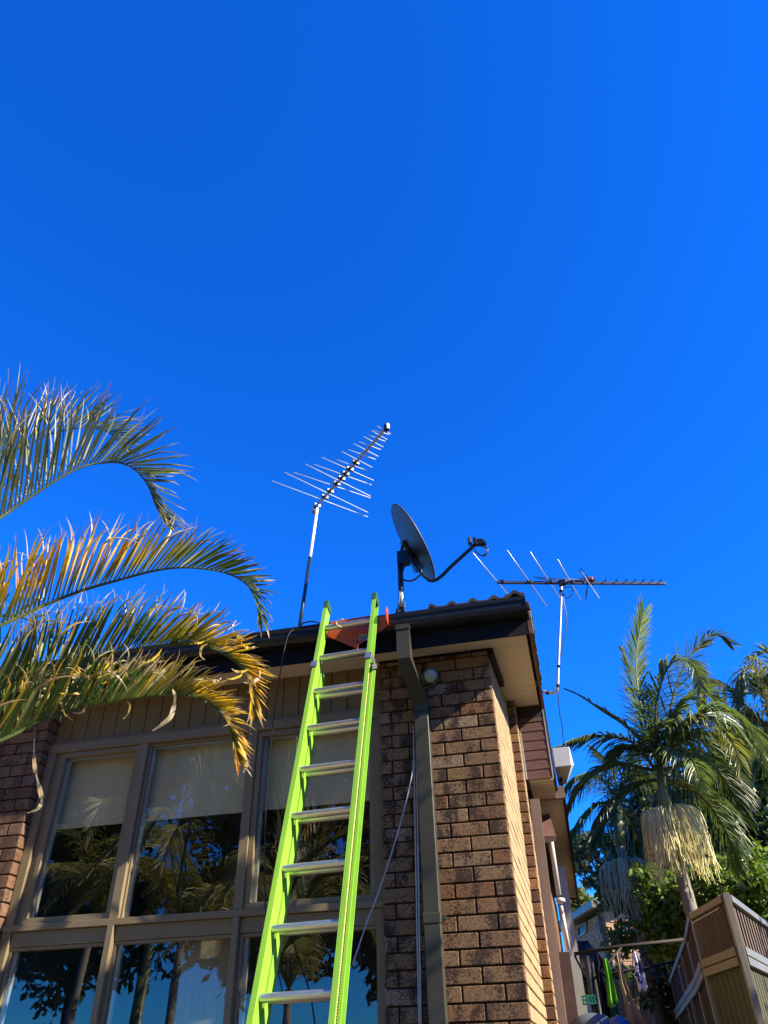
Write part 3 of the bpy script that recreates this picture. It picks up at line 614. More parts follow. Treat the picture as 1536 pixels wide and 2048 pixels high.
m=MB(); cx=b0.lerp(b1,.525)
m.beam(cx+V((-.03,0,-.17)),cx+V((.02,0,.0)),.02,.01); m.beam(cx+V((.0,0,.03)),cx+V((-.01,0,.17)),.016,.01); m.tube([cx+V((-.04,.05,.19)),cx+V((.07,.02,.03))],.004,6); m.tube([cx+V((-.02,-.03,.12)),cx+V((.09,-.02,-.2))],.004,6); m.obox(cx+V((-.06,0,.03)),V((1,0,0)),V((0,1,0)),V((0,0,1)),.09,.04,.03)
m.build('reflector_bracket','black',ya)
m=MB(); m.obox(b0.lerp(b1,.558)+V((0,0,.04)),V((1,0,0)),V((0,1,0)),V((0,0,1)),.055,.05,.045); m.build('feed_box','red_plastic',ya,bev=.012)
for xx in (885,955,1025,1085,1137,1190,1245,1297):
    X=900+xx/3.072; f_=(X-994)/336; p=b0.lerp(b1,f_); m=MB(); m.tube([p+V((-.012,.09,.03)),p+V((.006,-.06,.02))],.004,6); m.obox(p+V((0,0,.022)),V((1,0,0)),V((0,1,0)),V((0,0,1)),.014,.018,.022); m.build('director','black',ya)
m=MB(); Yy=6.42; m.tube(catmull([at(1123,1172,Yy),at(1121,1230,Yy),at(1118,1300,Yy),at(1116,1350,Yy),at(1115.5,1372,Yy),at(1111,1383,Yy+.02),at(1100,1386,Yy+.08),at(1086,1383,Yy+.12)],6),.0125,12); m.build('mast','steel',ya,True)
m=MB()
for q in ((1117,1333),(1115.6,1372),(1095,1386),(1122,1183)):
    c=at(*q,Yy); m=MB(); m.obox(c,V((1,0,0)),V((0,1,0)),V((0,0,1)),.032,.036,.022); m.build('mast_clamp','black',ya,bev=.004)
m=MB(); m.tube(catmull([at(1124,1177,Yy),at(1142,1174,Yy),at(1144,1188,Yy),at(1134,1196,Yy),at(1126,1188,Yy),at(1128,1205,Yy),at(1133,1235,Yy),at(1130,1275,Yy),at(1121,1310,Yy),at(1117,1345,Yy+.03),at(1116.5,1390,Yy+.02),at(1119,1425,Yy+.05),at(1124,1450,Yy+.1),at(1127,1490,Yy+.2)],6),.0042,6); m.build('coax','black',ya,True)
# ---------------------------------------------------------------- palm fronds
def frond(mb,pts,n=60,L=.4,a0=75,a1=18,b=25,wid=.02,up=V((0,0,1)),droop=.15,colf=None,curl=.3,jitter=6,rr=.009,rcol=(.12,.16,.05),start=.06,both=True,segs=7,sdir=None,prof=None):
    P=catmull(pts,10); ln=[0]
    for i in range(1,len(P)): ln.append(ln[-1]+(P[i]-P[i-1]).length)
    T=ln[-1]
    mb.tube(P,[rr*(1-.8*l/T)+.0008 for l in ln],6,True,rcol)
    for i in range(n):
        t=start+(1-start)*i/(n-1); s=t*T; k=max(j for j in range(len(ln)) if ln[j]<=s+1e-9); k=min(k,len(P)-2)
        p=P[k].lerp(P[k+1],(s-ln[k])/max(1e-6,ln[k+1]-ln[k])); tg=(P[min(k+2,len(P)-1)]-P[max(k-1,0)]).normalized()
        u=(up-tg*up.dot(tg)).normalized(); sd=tg.cross(u)
        for side in (-1,1):
            if not both and side<0 : continue
            tt=max(0,min(1,t+random.uniform(-.01,.01)))
            Lf=L*(prof(tt) if prof else (.55+.45*math.sin(math.pi*min(1,tt*1.05+.12)))*(1-.35*tt**3))*random.uniform(.85,1.1)
            al=math.radians(a0+(a1-a0)*tt**1.3+random.gauss(0,jitter)); be=math.radians(b+random.gauss(0,jitter))
            d=tg*math.cos(al)+(u*math.cos(be)+sd*side*math.sin(be))*math.sin(al); d.normalize()
            wv=d.cross(tg if abs(d.dot(tg))<.9 else u); wv=(wv*math.cos(.5)+d.cross(wv)*math.sin(.5)*side).normalized()
            q=p.copy(); vs=[];cs=[]; h=Lf/segs; cu=V((random.gauss(0,1),random.gauss(0,1),random.gauss(0,.7)-.5))*curl
            br=random.random(); st=random.uniform(.55,.95)
            for m_ in range(segs+1):
                f=m_/segs; wd=wid*.5*(.55+.9*f if f<.35 else .87*(1-((f-.35)/.65)**1.7)+.04)
                ridge=wv.cross(d)*wd*.35
                vs+= [q-wv*wd+ridge,q-ridge*.4,q+wv*wd+ridge]
                cc=colf(tt,f,br,st); cs+=[cc]*3
                d=(d+V((0,0,-1))*droop*h*(1+3*f)+(cu*h*8 if f>st-.12 else V((0,0,0)))*1.0).normalized(); q=q+d*h
                wv=(wv-d*wv.dot(d)).normalized()
            fs=[]
            for m_ in range(segs):
                a_=m_*3; fs+=[(a_,a_+1,a_+4,a_+3),(a_+1,a_+2,a_+5,a_+4)]
            mb.add(vs,fs,cs)
def lerp3(a,b,t): t=max(0,min(1,t)); return tuple(a[i]*(1-t)+b[i]*t for i in range(3))
G1=(.14,.20,.11); G2=(.09,.15,.04); YE=(.95,.60,.02); OR=(.70,.35,.02); BR=(.34,.22,.12); TAN=(.74,.62,.40)
def col_grey(t,f,br,st):
    c=lerp3(G1,(.16,.19,.10),f); 
    if f>st: c=lerp3(c,BR if br<.5 else TAN,(f-st)/.12)
    return c
CR=(.74,.66,.40)  # cream: specular sunlight painted into some leaflets
def band(t,lo,hi,soft=.12): return max(0,min(1,(t-lo)/soft))*max(0,min(1,(hi-t)/soft))
def col_yellow(t,f,br,st):
    base=lerp3((.08,.15,.03),(.16,.24,.05),br); y=YE if br<.7 else OR
    k=band(t,.14,.72,.2)
    c=lerp3(base,y,min(1,max(0,(f-.12)*2.6))*k)
    if br>.9: c=lerp3(c,CR,.6)
    if t>.55: c=lerp3(c,(.07,.09,.05),band(f,.45,1.1,.3)*.8)
    if f>st: c=lerp3(c,BR if br<.55 else TAN,(f-st)/.1)
    return c
def col_dry(t,f,br,st):
    base=lerp3((.055,.12,.018),(.22,.28,.07),br*br*br); k=band(t,.62,1.3,.2)
    c=lerp3(base,YE if br<.8 else OR,min(1,max(0,(f-.10)*2.2))*k)
    if k<.3 and br>.72: c=lerp3(c,CR if br<.88 else YE,min(1,f*2)*.8)
    if f>st-.08: c=lerp3(c,TAN if br<.55 else BR,(f-st+.08)/.12)
    return c
lp=thing('cane_palm',(-4.2,2.4,0),'large cane palm with yellowing arching fronds reaching in from the left edge','palm tree')
def fp(lst): return [at(x,y,Y) for x,y,Y in lst]
up1=(R@V((0,1,0))+V((-.12,0,.1))).normalized()
fr=[
 # grey green top fronds
 (fp([(-330,1240,2.6),(-150,1035,2.8),(0,919,3.0),(47,891,3.05),(102,868,3.1),(156,856,3.15),(187,856,3.2),(222,868,3.2),(255,905,3.2)]),dict(n=52,L=.42,colf=col_grey,b=30,wid=.017,curl=.25)),
 (fp([(-330,1300,2.2),(-150,1130,2.4),(0,1036,2.6),(51,1001,2.65),(117,958,2.7),(164,934,2.75),(203,926,2.8),(242,926,2.8),(273,942,2.85),(297,973,2.85),(312,1012,2.9),(332,1048,2.9)]),dict(n=66,L=.42,colf=col_grey,b=24,wid=.019,curl=.3)),
 # yellow middle frond
 (fp([(-330,1400,2.2),(-150,1310,2.4),(0,1251,2.6),(78,1215,2.7),(156,1184,2.75),(234,1161,2.8),(312,1141,2.85),(371,1135,2.9),(430,1141,2.95),(469,1153,3.0),(496,1172,3.0),(512,1200,3.0),(521,1235,3.0)]),dict(k=1.2,n=66,L=.40,colf=col_yellow,b=26,wid=.018,curl=.5)),
 # third
 (fp([(-330,1520,2.4),(-150,1440,2.6),(0,1392,2.8),(100,1348,2.9),(200,1316,3.0),(273,1298,3.05),(332,1290,3.1),(371,1288,3.1),(410,1293,3.15),(449,1309,3.15),(482,1335,3.2),(500,1368,3.2),(508,1411,3.2)]),dict(k=1.2,n=92,L=.40,colf=col_dry,b=28,wid=.018,curl=.8)),
 # lowest
 (fp([(-330,1600,2.4),(-150,1540,2.6),(0,1481,2.8),(78,1446,2.9),(156,1419,3.0),(234,1403,3.0),(312,1391,3.05),(352,1389,3.1),(391,1396,3.1),(430,1415,3.15),(453,1440,3.15),(465,1475,3.2),(475,1514,3.2)]),dict(k=1.22,n=86,L=.34,colf=col_dry,b=30,wid=.018,curl=1.0)),
 # back fillers near the stem
 (fp([(-330,1500,3.0),(-150,1330,3.2),(-20,1240,3.4),(60,1240,3.5),(120,1290,3.5),(150,1350,3.5)]),dict(k=1.0,n=24,L=.34,colf=col_dry,b=40,wid=.016,curl=1.0)),
]
for pts,kw in fr:
    kw['n']=int(kw['n']*1.38); kw['wid']=kw['wid']*.95; kw['curl']*=.75; kw['L']*=kw.pop('k',1.72); m=MB(); frond(m,pts,up=up1,droop=.06,a0=76,a1=22,segs=11,jitter=3,rr=.012,**kw); m.build('frond','frond',lp)
# long dry strips hanging off the low fronds
def ribbon(mb,pts,w,c0,c1):
    P=catmull(pts,8); vs=[];cs=[]
    for i,p in enumerate(P):
        t=(P[min(i+1,len(P)-1)]-P[max(i-1,0)]).normalized(); s_=t.cross(R@V((0,0,1))+V((math.sin(i*.5)*.5,0,math.cos(i*.4)*.3))).normalized(); f=i/(len(P)-1); wd=w*.5*(math.sin(math.pi*(f*.93+.05))+.12)
        vs+=[p-s_*wd,p+s_*wd]; cs+=[lerp3(c0,c1,f)]*2
    mb.add(vs,[(2*i,2*i+1,2*i+3,2*i+2) for i in range(len(P)-1)],cs)
m=MB()
ribbon(m,[at(x,y,2.95) for x,y in ((70,1450),(68,1490),(69,1530),(76,1565),(83,1595),(80,1612),(67,1622),(54,1626))],.018,BR,TAN)
ribbon(m,[at(x,y,2.95) for x,y in ((345,1378),(350,1395),(343,1430),(325,1448),(304,1462))],.02,TAN,TAN)
for i in range(46):
    x=random.uniform(20,500); y=random.uniform(1290,1400)-(.12*x)+40; Yq=random.uniform(2.8,3.1); a=random.uniform(-1.4,1.2); l=random.uniform(25,60)
    pts=[(x,y)]; 
    for k in range(4): a+=random.uniform(.1,.75)*(1 if i%2 else -1); pts.append((pts[-1][0]+math.sin(a)*l/3,pts[-1][1]+math.cos(a)*l/4*1.1))
    ribbon(m,[at(px,py,Yq+.04*k) for k,(px,py) in enumerate(pts)],random.uniform(.008,.015),BR if i%3 else YE,TAN)
m.build('dry_leaf_strips','frond',lp)
m=MB()
for (x,y,h) in ((-4.15,2.4,2.6),(-4.4,2.7,2.9),(-4.0,2.75,2.3),(-4.6,2.3,3.2)):
    m.tube([(x,y,0),(x+.02,y,h*.5),(x+.08,y+.02,h)],[.055,.045,.035],12)
m.build('stem','shaft',lp,True)
# ---------------------------------------------------------------- trees: scattered leaves
def leaves(name,mat,lobes,n,size,parent=None,flat=.0,aspect=.45,droopy=False,kind=None):
    cs=np.array([l[0] for l in lobes],float); rs=np.array([l[1] for l in lobes],float); wts=rs.prod(1)**(2/3); wts/=wts.sum()
    idx=rng.choice(len(lobes),n,p=wts); d=rng.normal(size=(n,3)); d/=np.linalg.norm(d,axis=1)[:,None]
    rad=rng.uniform(.35,1,n)**.55; bump_=1+.22*np.sin(d[:,0]*7+idx)+.18*np.sin(d[:,2]*9+idx*2)
    # clumps
    p=cs[idx]+d*rs[idx]*(rad*bump_)[:,None]
    cl=rng.normal(size=(n//14+1,3)); ci=rng.integers(0,n//14+1,n); p=p*1.0
    ax=rng.normal(size=(n,3)); 
    if droopy: ax[:,2]=-abs(ax[:,2])-1
    ax/=np.linalg.norm(ax,axis=1)[:,None]; w_=rng.normal(size=(n,3)); w_-=ax*(w_*ax).sum(1)[:,None]; w_/=np.linalg.norm(w_,axis=1)[:,None]
    s_=size*rng.uniform(.6,1.3,n)[:,None]
    a=p; b_=p+ax*s_*.5+w_*s_*aspect*.5; c_=p+ax*s_; e_=p+ax*s_*.5-w_*s_*aspect*.5
    vs=np.stack([a,b_,c_,e_],1).reshape(-1,3); me=bpy.data.meshes.new(name); me.vertices.add(4*n); me.vertices.foreach_set('co',vs.ravel()); me.loops.add(4*n); me.loops.foreach_set('vertex_index',np.arange(4*n,dtype=np.int32)); me.polygons.add(n); me.polygons.foreach_set('loop_start',np.arange(0,4*n,4,dtype=np.int32)); me.update(calc_edges=True); me.validate()
    me.materials.append(M[mat]); o=bpy.data.objects.new(name,me); col.objects.link(o)
    if parent: bpy.context.view_layer.update(); o.parent=parent; o.matrix_parent_inverse=parent.matrix_world.inverted()
    return o
def lob(px,py,Y,rpx,rpz=None,ry=None):
    c=at(px,py,Y); s_=Y/F/.77*.86; rx=rpx*s_; return ((c.x,c.y,c.z),(rx,ry or rx,(rpz or rpx)*s_))
def tree(name,label,cat,base,top,lobes,n,size,mat,tr=.12,aspect=.45,group='trees behind the fence',limbs=True,droopy=False):
    t=thing(name,base,label,cat,group); m=MB(); b_=V(base); tp=V(top)
    m.tube(catmull([b_,b_.lerp(tp,.5)+V((.1,.05,0)),tp],6),[tr*(1-.6*i/12) for i in range(13)],10)
    if limbs:
        for c,r_ in lobes:
            m.tube(catmull([b_.lerp(tp,.75),(b_.lerp(tp,.9)+V(c))/2+V((0,0,-.1)),V(c)],5),[tr*.5*(1-.8*i/10) for i in range(11)],6)
    m.build('trunk','wood',t,True); leaves('crown',mat,lobes,n,size,t,aspect=aspect,droopy=droopy); return t
# dense dark tree at the right
B=at(1480,1900,13)
tree('evergreen_tree','dense dark evergreen filling the right edge above the slatted fence','tree',(B.x,13,0),(B.x,13,3.5),
  [lob(1500,1640,13,90),lob(1430,1680,13,85),lob(1540,1720,12.6,80),lob(1400,1760,13,60),lob(1480,1740,12.8,70),lob(1530,1540,13.5,75),lob(1450,1580,13.6,65),lob(1400,1620,13.6,50)],32000,.12,'leaf_dark',.15)
B=at(1420,1900,11)
tree('shrub_tree','bright glossy leaved shrub just behind the fence top and the thick palm trunk','shrub',(B.x+.2,11,0),(B.x+.2,11,1.8),
  [lob(1500,1780,11,65,48),lob(1425,1790,11,44,46),lob(1540,1830,11,60,55),lob(1340,1800,11.5,40,42),lob(1330,1850,11.5,45,35),lob(1300,1770,12,30,30),lob(1350,1880,11.5,40,30)],15000,.10,'leaf_gloss',.06)
B=at(1290,1850,15)
tree('evergreen_tree','dark leafy tree behind the two palm trunks beside the far brick house','tree',(B.x,15,0),(B.x,15,4),
  [lob(1225,1785,15,24,26),lob(1270,1720,15,45,50),lob(1300,1800,15,40,50),lob(1330,1700,15,50,50),lob(1375,1640,15,60,65),lob(1325,1620,15,50,50),lob(1280,1640,15,50,40),lob(1330,1580,15,50,45),lob(1345,1960,13,36,60),lob(1310,1900,15,20,50)],16000,.13,'leaf_dark',.14)
B=at(1240,1950,13.5)
tree('young_tree','small yellow green tree in front of the lit far wall','tree',(B.x,13.5,0),(B.x,13.5,2.2),[lob(1265,1870,13.5,36,20),lob(1240,1890,13.5,22,16),lob(1300,1850,13.5,20,26)],900,.12,'leaf_yellow',.03)
# gum tree
Yg=26; gt=thing('gum_tree',(at(1215,1800,Yg).x,Yg,0),'open gum tree with bare forking limbs seen against the blue sky beside the rear eave','tree','trees behind the fence')
m=MB(); s0=V((at(1250,1900,Yg).x,Yg,0))
def br(l,r0,r1):
    P=catmull([at(x,y,Yg) for x,y in l],6); m.tube(P,[r0+(r1-r0)*i/(len(P)-1) for i in range(len(P))],8)
m.tube([s0,at(1250,1900,Yg),at(1235,1800,Yg),at(1214,1763,Yg)],[.22,.18,.13,.1],8)
br([(1214,1763),(1200,1755),(1185,1745),(1176,1730),(1171,1712)],.07,.03); br([(1214,1763),(1205,1752),(1190,1735),(1182,1715),(1178,1700)],.05,.02)
br([(1185,1748),(1170,1740),(1160,1746),(1150,1755)],.03,.015); br([(1214,1763),(1225,1740),(1240,1700),(1250,1690)],.06,.02); br([(1235,1800),(1210,1788),(1190,1790)],.04,.01); br([(1200,1722),(1190,1710),(1180,1702)],.02,.01)
m.build('trunk','wood',gt,True)
leaves('crown','leaf_gum',[lob(1150,1688,Yg,17,11),lob(1178,1682,Yg,18,10),lob(1150,1705,Yg,13,8),lob(1175,1705,Yg,13,10),lob(1210,1685,Yg,14,9),lob(1165,1735,Yg,13,8),lob(1212,1735,Yg,16,9),lob(1232,1690,Yg,18,16),lob(1195,1762,Yg,13,7),lob(1175,1766,Yg,7,5),lob(1222,1765,Yg,18,14),lob(1240,1730,Yg,20,18),lob(1225,1795,Yg,18,10),lob(1145,1725,Yg,7,7)],7500,.20,gt,aspect=.35)
B=at(1165,1830,30)
tree('bushy_tree','sunlit bushy tree peeping over the far house roof','tree',(B.x,30,0),(B.x,30,4.5),[lob(1160,1812,30,20,22),lob(1182,1820,30,24,16),lob(1205,1812,30,14,12),lob(1145,1830,30,14,24)],4500,.2,'leaf_yellow',.15)
# ---------------------------------------------------------------- bangalow palms at the right
def col_palm(tint):
    def f_(t,f,br,st):
        c=lerp3(tint,(.16,.20,.06),.4*br); return lerp3(c,(.30,.26,.16),max(0,(f-.93)*6)*(br>.5))
    return f_
def strands(mb,c,n,spread,h,colr,rad=.006):
    for i in range(n):
        a=random.uniform(0,2*math.pi); r_=spread*math.sqrt(random.random())*1.0; rise=random.uniform(.05,.22)*spread*1.1
        o_=V((math.cos(a)*r_,math.sin(a)*r_*.8,0)); hh=h*random.uniform(.45,1.05)*(1.0+.12*math.sin(a*2+1))
        jj=lambda q:V((random.gauss(0,q),random.gauss(0,q),random.gauss(0,q))); P=[c,c+o_*.45+V((0,0,rise)),c+o_*.9+V((0,0,rise*.7))+jj(.006),c+o_*1.0+V((0,0,-hh*.3))+jj(.008),c+o_*1.03+V((0,0,-hh*.6))+jj(.011),c+o_*random.uniform(.9,1.12)+V((random.uniform(-.05,.05),0,-hh))]
        k=random.uniform(.8,1.15); mb.tube(catmull(P,5),rad,4,False,tuple(x*k for x in colr))
pspec={}
def palm(label,crown,fr_,tint,trunkpts,tr,Y,fl=None,L=.5,n=40,wid=.03):
    base=at(*trunkpts[-1],Y); t=thing('bangalow_palm',(base.x,Y,0),label,'palm tree','tall palms behind the fence')
    tp=[V((base.x,Y,0))]+[at(*q,Y) for q in reversed(trunkpts)]
    m=MB(); P=catmull(tp,8); m.tube(P,[tr*(1.12-.25*i/(len(P)-1))*(1+.03*(i%3==0)) for i in range(len(P))],16); m.build('trunk','bark',t,True)
    m=MB(); c0=tp[-1]; c1=at(*crown,Y); m.tube([c0,c0.lerp(c1,.3),c1],[tr*1.15,tr*1.05,tr*.5],14); m.build('crownshaft','shaft',t,True)
    for f in fr_:
        l,kw=(f if isinstance(f,tuple) else (f,{})); Yo=kw.pop('Yo',random.uniform(-.7,.7)); tn=kw.pop('tint',tint); k=dict(n=n,L=L,a0=62,a1=22,b=75,wid=wid,droop=1.1,curl=.12,jitter=7,rr=.022,rcol=(.14,.17,.05),segs=5,colf=col_palm(tn)); k.update(kw); k['n']=int(k['n']*1.45); k['L']*=.92; k['droop']*=.65; k['wid']*=.9
        pts=[at(x,y,Y+Yo*i/(len(l)-1)) for i,(x,y) in enumerate(l)]; m=MB(); frond(m,pts,**k); m.build('frond','frond',t)
    if fl: 
        m=MB(); strands(m,at(fl[0],fl[1],Y-.15),fl[2],fl[3],fl[4],fl[5],fl[6]); m.build('flower_strands','frond',t)
    return t
GD=(.10,.155,.055); GM=(.17,.25,.08); GY_=(.38,.40,.10)
palm('tall palm with thick pale trunk and large cream flower strands behind the slatted fence',(1318,1535),
 [([(1322,1545),(1293,1450),(1276,1380),(1273,1310),(1280,1260),(1288,1222)],dict(a0=38,a1=24,b=88,prof=lambda t:.62+.38*math.sin(math.pi*min(1,t*.75+.15)),L=.46,droop=.05,n=64,up=R@V((.2,0,1)),jitter=4,tint=(.20,.30,.06),Yo=.3)),
  ([(1322,1530),(1345,1400),(1370,1330),(1400,1288),(1430,1268),(1462,1286)],dict(a0=45,L=.5,droop=.2,n=56,b=80,Yo=.5,up=R@V((-.3,.3,1)))),
  ([(1320,1520),(1312,1420),(1330,1345),(1360,1318),(1390,1335),(1402,1375)],dict(L=.62,droop=1.6,n=48,b=95,Yo=-.9,tint=GM)),
  ([(1316,1520),(1290,1470),(1270,1400),(1256,1340),(1245,1300)],dict(L=.35,droop=.6,n=30,Yo=.6)),
  ([(1312,1540),(1265,1485),(1205,1472),(1155,1478),(1112,1495)],dict(L=.5,droop=1.6,n=46,b=92,Yo=-.6)),
  ([(1306,1510),(1255,1455),(1205,1422),(1160,1392),(1130,1378)],dict(L=.3,droop=1.2,n=36,tint=(.09,.11,.06),Yo=.4,prof=lambda t:1.0*(1-t)**1.1+.12)),
  ([(1330,1520),(1358,1455),(1400,1432),(1440,1452),(1468,1490),(1482,1530)],dict(L=.62,droop=2.0,n=52,b=90,Yo=-.8,tint=GY_)),
  ([(1335,1510),(1400,1430),(1460,1425),(1515,1470),(1550,1540)],dict(L=.95,droop=2.0,n=60,b=85,Yo=-.5,tint=GM,wid=.035)),
  ([(1312,1560),(1262,1570),(1215,1610),(1180,1670)],dict(L=.5,droop=2.0,n=40,b=85,Yo=-.3)),
  ([(1335,1560),(1400,1590),(1450,1660),(1478,1740)],dict(L=.6,droop=2,n=44,b=80,Yo=.6,tint=GM)),
  ([(1305,1540),(1235,1530),(1175,1560),(1135,1620)],dict(L=.5,droop=2,n=42,b=85,Yo=.8)),
  ([(1318,1520),(1290,1500),(1250,1500),(1215,1530)],dict(L=.5,droop=1.6,n=40,b=85,Yo=.4)),
  ([(1322,1530),(1350,1500),(1385,1520),(1405,1570)],dict(L=.5,droop=1.8,n=40,b=85,Yo=-.9,tint=GM)),
  ([(1322,1530),(1300,1440),(1290,1390),(1262,1380)],dict(L=.45,droop=1.0,n=36,b=85,Yo=.5)),
  ([(1325,1500),(1350,1420),(1395,1385),(1430,1400),(1440,1440)],dict(L=.55,droop=1.4,n=46,b=90,Yo=.3,tint=GM)),
  ([(1330,1540),(1400,1520),(1450,1560),(1490,1640)],dict(L=.7,droop=1.8,n=48,b=85,Yo=.7)),
  ([(1325,1500),(1380,1470),(1420,1500),(1450,1560)],dict(L=.6,droop=2,n=44,b=85,Yo=.9,tint=GM)),
  ([(1315,1520),(1300,1480),(1330,1450),(1370,1460)],dict(L=.5,droop=2,n=34,b=85,Yo=-.4))],
 GD,[(1333,1625),(1352,1700),(1372,1780),(1387,1840)],.066,9.5,fl=(1341,1633,430,.35,.62,(1.15,1.10,.72),.0034),L=.6)
palm('thinner palm with greyish flower strands in front of the far brick house',(1236,1600),
 [([(1236,1605),(1205,1560),(1160,1552),(1125,1590)],dict(b=85,droop=2,L=.6)),([(1236,1605),(1190,1610),(1155,1650),(1135,1700)],dict(b=85,droop=2,L=.6)),([(1236,1600),(1260,1550),(1300,1570),(1320,1620)],dict(b=85,droop=2,L=.7)),
  ([(1236,1600),(1225,1540),(1190,1500)],dict(b=85,droop=1.4,L=.6)),([(1236,1600),(1250,1530),(1270,1490)],dict(b=85,droop=1.4,L=.6)),([(1238,1612),(1260,1640),(1285,1700)],dict(b=80,droop=2,L=.6)),([(1234,1612),(1210,1650),(1190,1690)],dict(b=80,droop=2,L=.6))],
 GD,[(1240,1690),(1262,1780),(1285,1870),(1310,1990)],.085,13,fl=(1250,1735,150,.42,.62,(.75,.78,.60),.0055),L=.7,n=34,wid=.04)
palm('pale green palm crown cut by the right edge of the view',(1548,1440),
 [([(1546,1460),(1490,1410),(1450,1368),(1415,1378),(1398,1425)],dict(b=95,droop=2.2,L=.9,n=62,tint=(.30,.31,.16))),([(1550,1450),(1530,1380),(1505,1338),(1485,1350),(1478,1400)],dict(b=95,droop=2,L=.95,n=60,tint=(.34,.36,.19))),
  ([(1550,1450),(1560,1370),(1540,1310),(1510,1310)],dict(b=85,droop=1.5,L=.7,n=44)),([(1546,1470),(1500,1470),(1450,1450),(1410,1410),(1392,1398)],dict(b=85,droop=1.5,L=.5,n=44,tint=(.30,.28,.16))),([(1550,1470),(1510,1490),(1470,1500),(1440,1540)],dict(b=85,droop=2,L=.8,n=44)),([(1550,1470),(1600,1420),(1660,1420)],dict(b=85,L=.8)),([(1550,1460),(1520,1440),(1480,1430),(1440,1470),(1425,1520)],dict(b=90,L=.9,n=56,tint=(.22,.26,.12))),([(1550,1465),(1545,1400),(1530,1360),(1522,1370)],dict(b=90,L=.9,n=50,tint=(.26,.28,.15))),([(1550,1480),(1530,1520),(1500,1560),(1480,1620)],dict(b=90,L=.9,n=56))],
 GM,[(1552,1540),(1560,1620),(1580,1760)],.11,12,L=.7,n=40,wid=.035)
# ---------------------------------------------------------------- trees behind the viewer (seen in the glass)
for (x,lab) in ((-14.5,'broad dark tree, leftmost of the row behind the viewer'),(-10.9,'second tree from the left in the row behind the viewer'),(-6.6,'tall tree in the middle of the row behind the viewer'),(-3.6,'rounded tree just right of the tall one behind the viewer'),(.5,'tree at the right end of the row behind the viewer')):
    tree('garden_tree',lab,'tree',(x,-7,0),(x,-7,4.5),[((x-.6,-7,7.2),(1.6,1.2,1.6)),((x+.5,-7.4,8.2),(1.5,1.2,1.3)),((x,-7.6,9.9),(1.6,1.2,1.3)),((x,-6.8,4.6),(1.9,1.3,1.7))],17000,.25,'leaf_dark',.2,group='garden trees behind the viewer')
for (y,lab) in ((-.5,'bushy screen tree nearest the viewer along the right boundary'),(2.2,'second bushy screen tree along the right boundary'),(4.6,'third bushy screen tree, level with the house corner'),(7.0,'farthest bushy screen tree along the right boundary')):
    tree('garden_tree',lab,'tree',(5.3,y,0),(5.3,y,3),[((5.3,y,4.0),(.7,1.1,.85)),((5.4,y+.8,3.4),(.7,1.0,.9)),((5.2,y-.7,3.2),(.7,1.0,.9)),((5.3,y,1.8),(.8,1.4,1.3))],9000,.14,'leaf_dark',.1,group='screen trees at the right')
for gx,gy,gh,lab in ((-6.4,-2.6,3.4,'slender pale palm nearest the house wall behind the viewer'),(-4.4,-2.2,2.6,'short palm with wide fronds behind the viewer'),(-8.6,-3.4,4.0,'tallest of the three palms behind the viewer')):
    gp_=thing('garden_palm',(gx,gy,0),lab,'palm tree','palms behind the viewer'); m=MB()
    m.tube([(gx,gy,0),(gx+.1,gy,gh*.5),(gx+.15,gy,gh)],[.08,.07,.06],12); m.build('trunk','bark',gp_,True)
    for i in range(11):
        a=i*2*math.pi/11+random.uniform(-.25,.25); d=V((math.cos(a),math.sin(a),0)); c=V((gx+.15,gy,gh)); el_=random.uniform(.4,1.5)
        m=MB(); frond(m,[c,c+d*.5+V((0,0,el_)),c+d*1.2+V((0,0,el_*1.15)),c+d*1.9+V((0,0,el_*.5))],n=54,L=.62,b=75,wid=.03,droop=.8,colf=col_palm((.55,.52,.20)),segs=4,rr=.015); m.build('frond','frond',gp_)
tree('garden_tree','unseen slender cypress added at the right to shade the windows','tree',(3.3,3.56,0),(3.3,3.56,5),[((3.3,3.56,z),(.2,.16,.42)) for z in (3.0,3.6,4.2,4.8,5.4,5.9)],9000,.12,'leaf_dark',.07,group='garden trees behind the viewer')  # added out of view, shaped so its shadow covers only the windows
# ---------------------------------------------------------------- fences
FZ=2.5
pts=[atz(1336,1979,FZ),atz(1358,1923,FZ),atz(1376,1876,FZ),atz(1385,1831,FZ),atz(1452,1793,FZ),atz(1536,1854,FZ)]
pts.append(pts[5]+(pts[5]-pts[4])*.6)
fe=thing('metal_fence',(pts[4].x,pts[4].y,0),'olive metal sheet fence topped with brown slatted screens, peaked corner at lower right','fence')
def fseg(a,b,slat,mat,npan=1):
    a=V((a.x,a.y,0)); b=V((b.x,b.y,0)); t=(b-a).normalized(); nrm=t.cross(V((0,0,1))); L=(b-a).length
    if nrm.dot(a)>0: nrm=-nrm
    Zu=V((0,0,1)); s_=MB(); nc=max(4,int(L/.05)); 
    for i in range(nc):
        f0=i/nc; w_=L/nc; s_.obox(a+t*(f0*L+w_/2)+Zu*1.045-nrm*(.0 if i%2 else .0035),t,nrm,Zu,w_*1.0,.010,2.085)
    s_.build('sheet_panel','fence_sheet',fe)
    r_=MB()
    for z,h in ((2.165,.052),(2.105,.052),(2.49,.045)): r_.obox(a+t*L/2+Zu*z+nrm*.012,t,nrm,Zu,L-.04,.045,h)
    r_.build('rail','fence_rail',fe,bev=.003)
    l_=MB(); ns=int(L/slat)
    for i in range(ns): l_.obox(a+t*(L*(i+.5)/ns)+Zu*2.33,t,nrm,Zu,slat*.42,.012,.27)
    l_.build('slat_screen',mat,fe)
    bk=MB(); bk.obox(a+t*L/2+Zu*2.33-nrm*.02,t,nrm,Zu,L,.004,.27); bk.build('screen_gap_shade','gap_shade',fe)  # dark sheet that paints the slat gaps as shaded
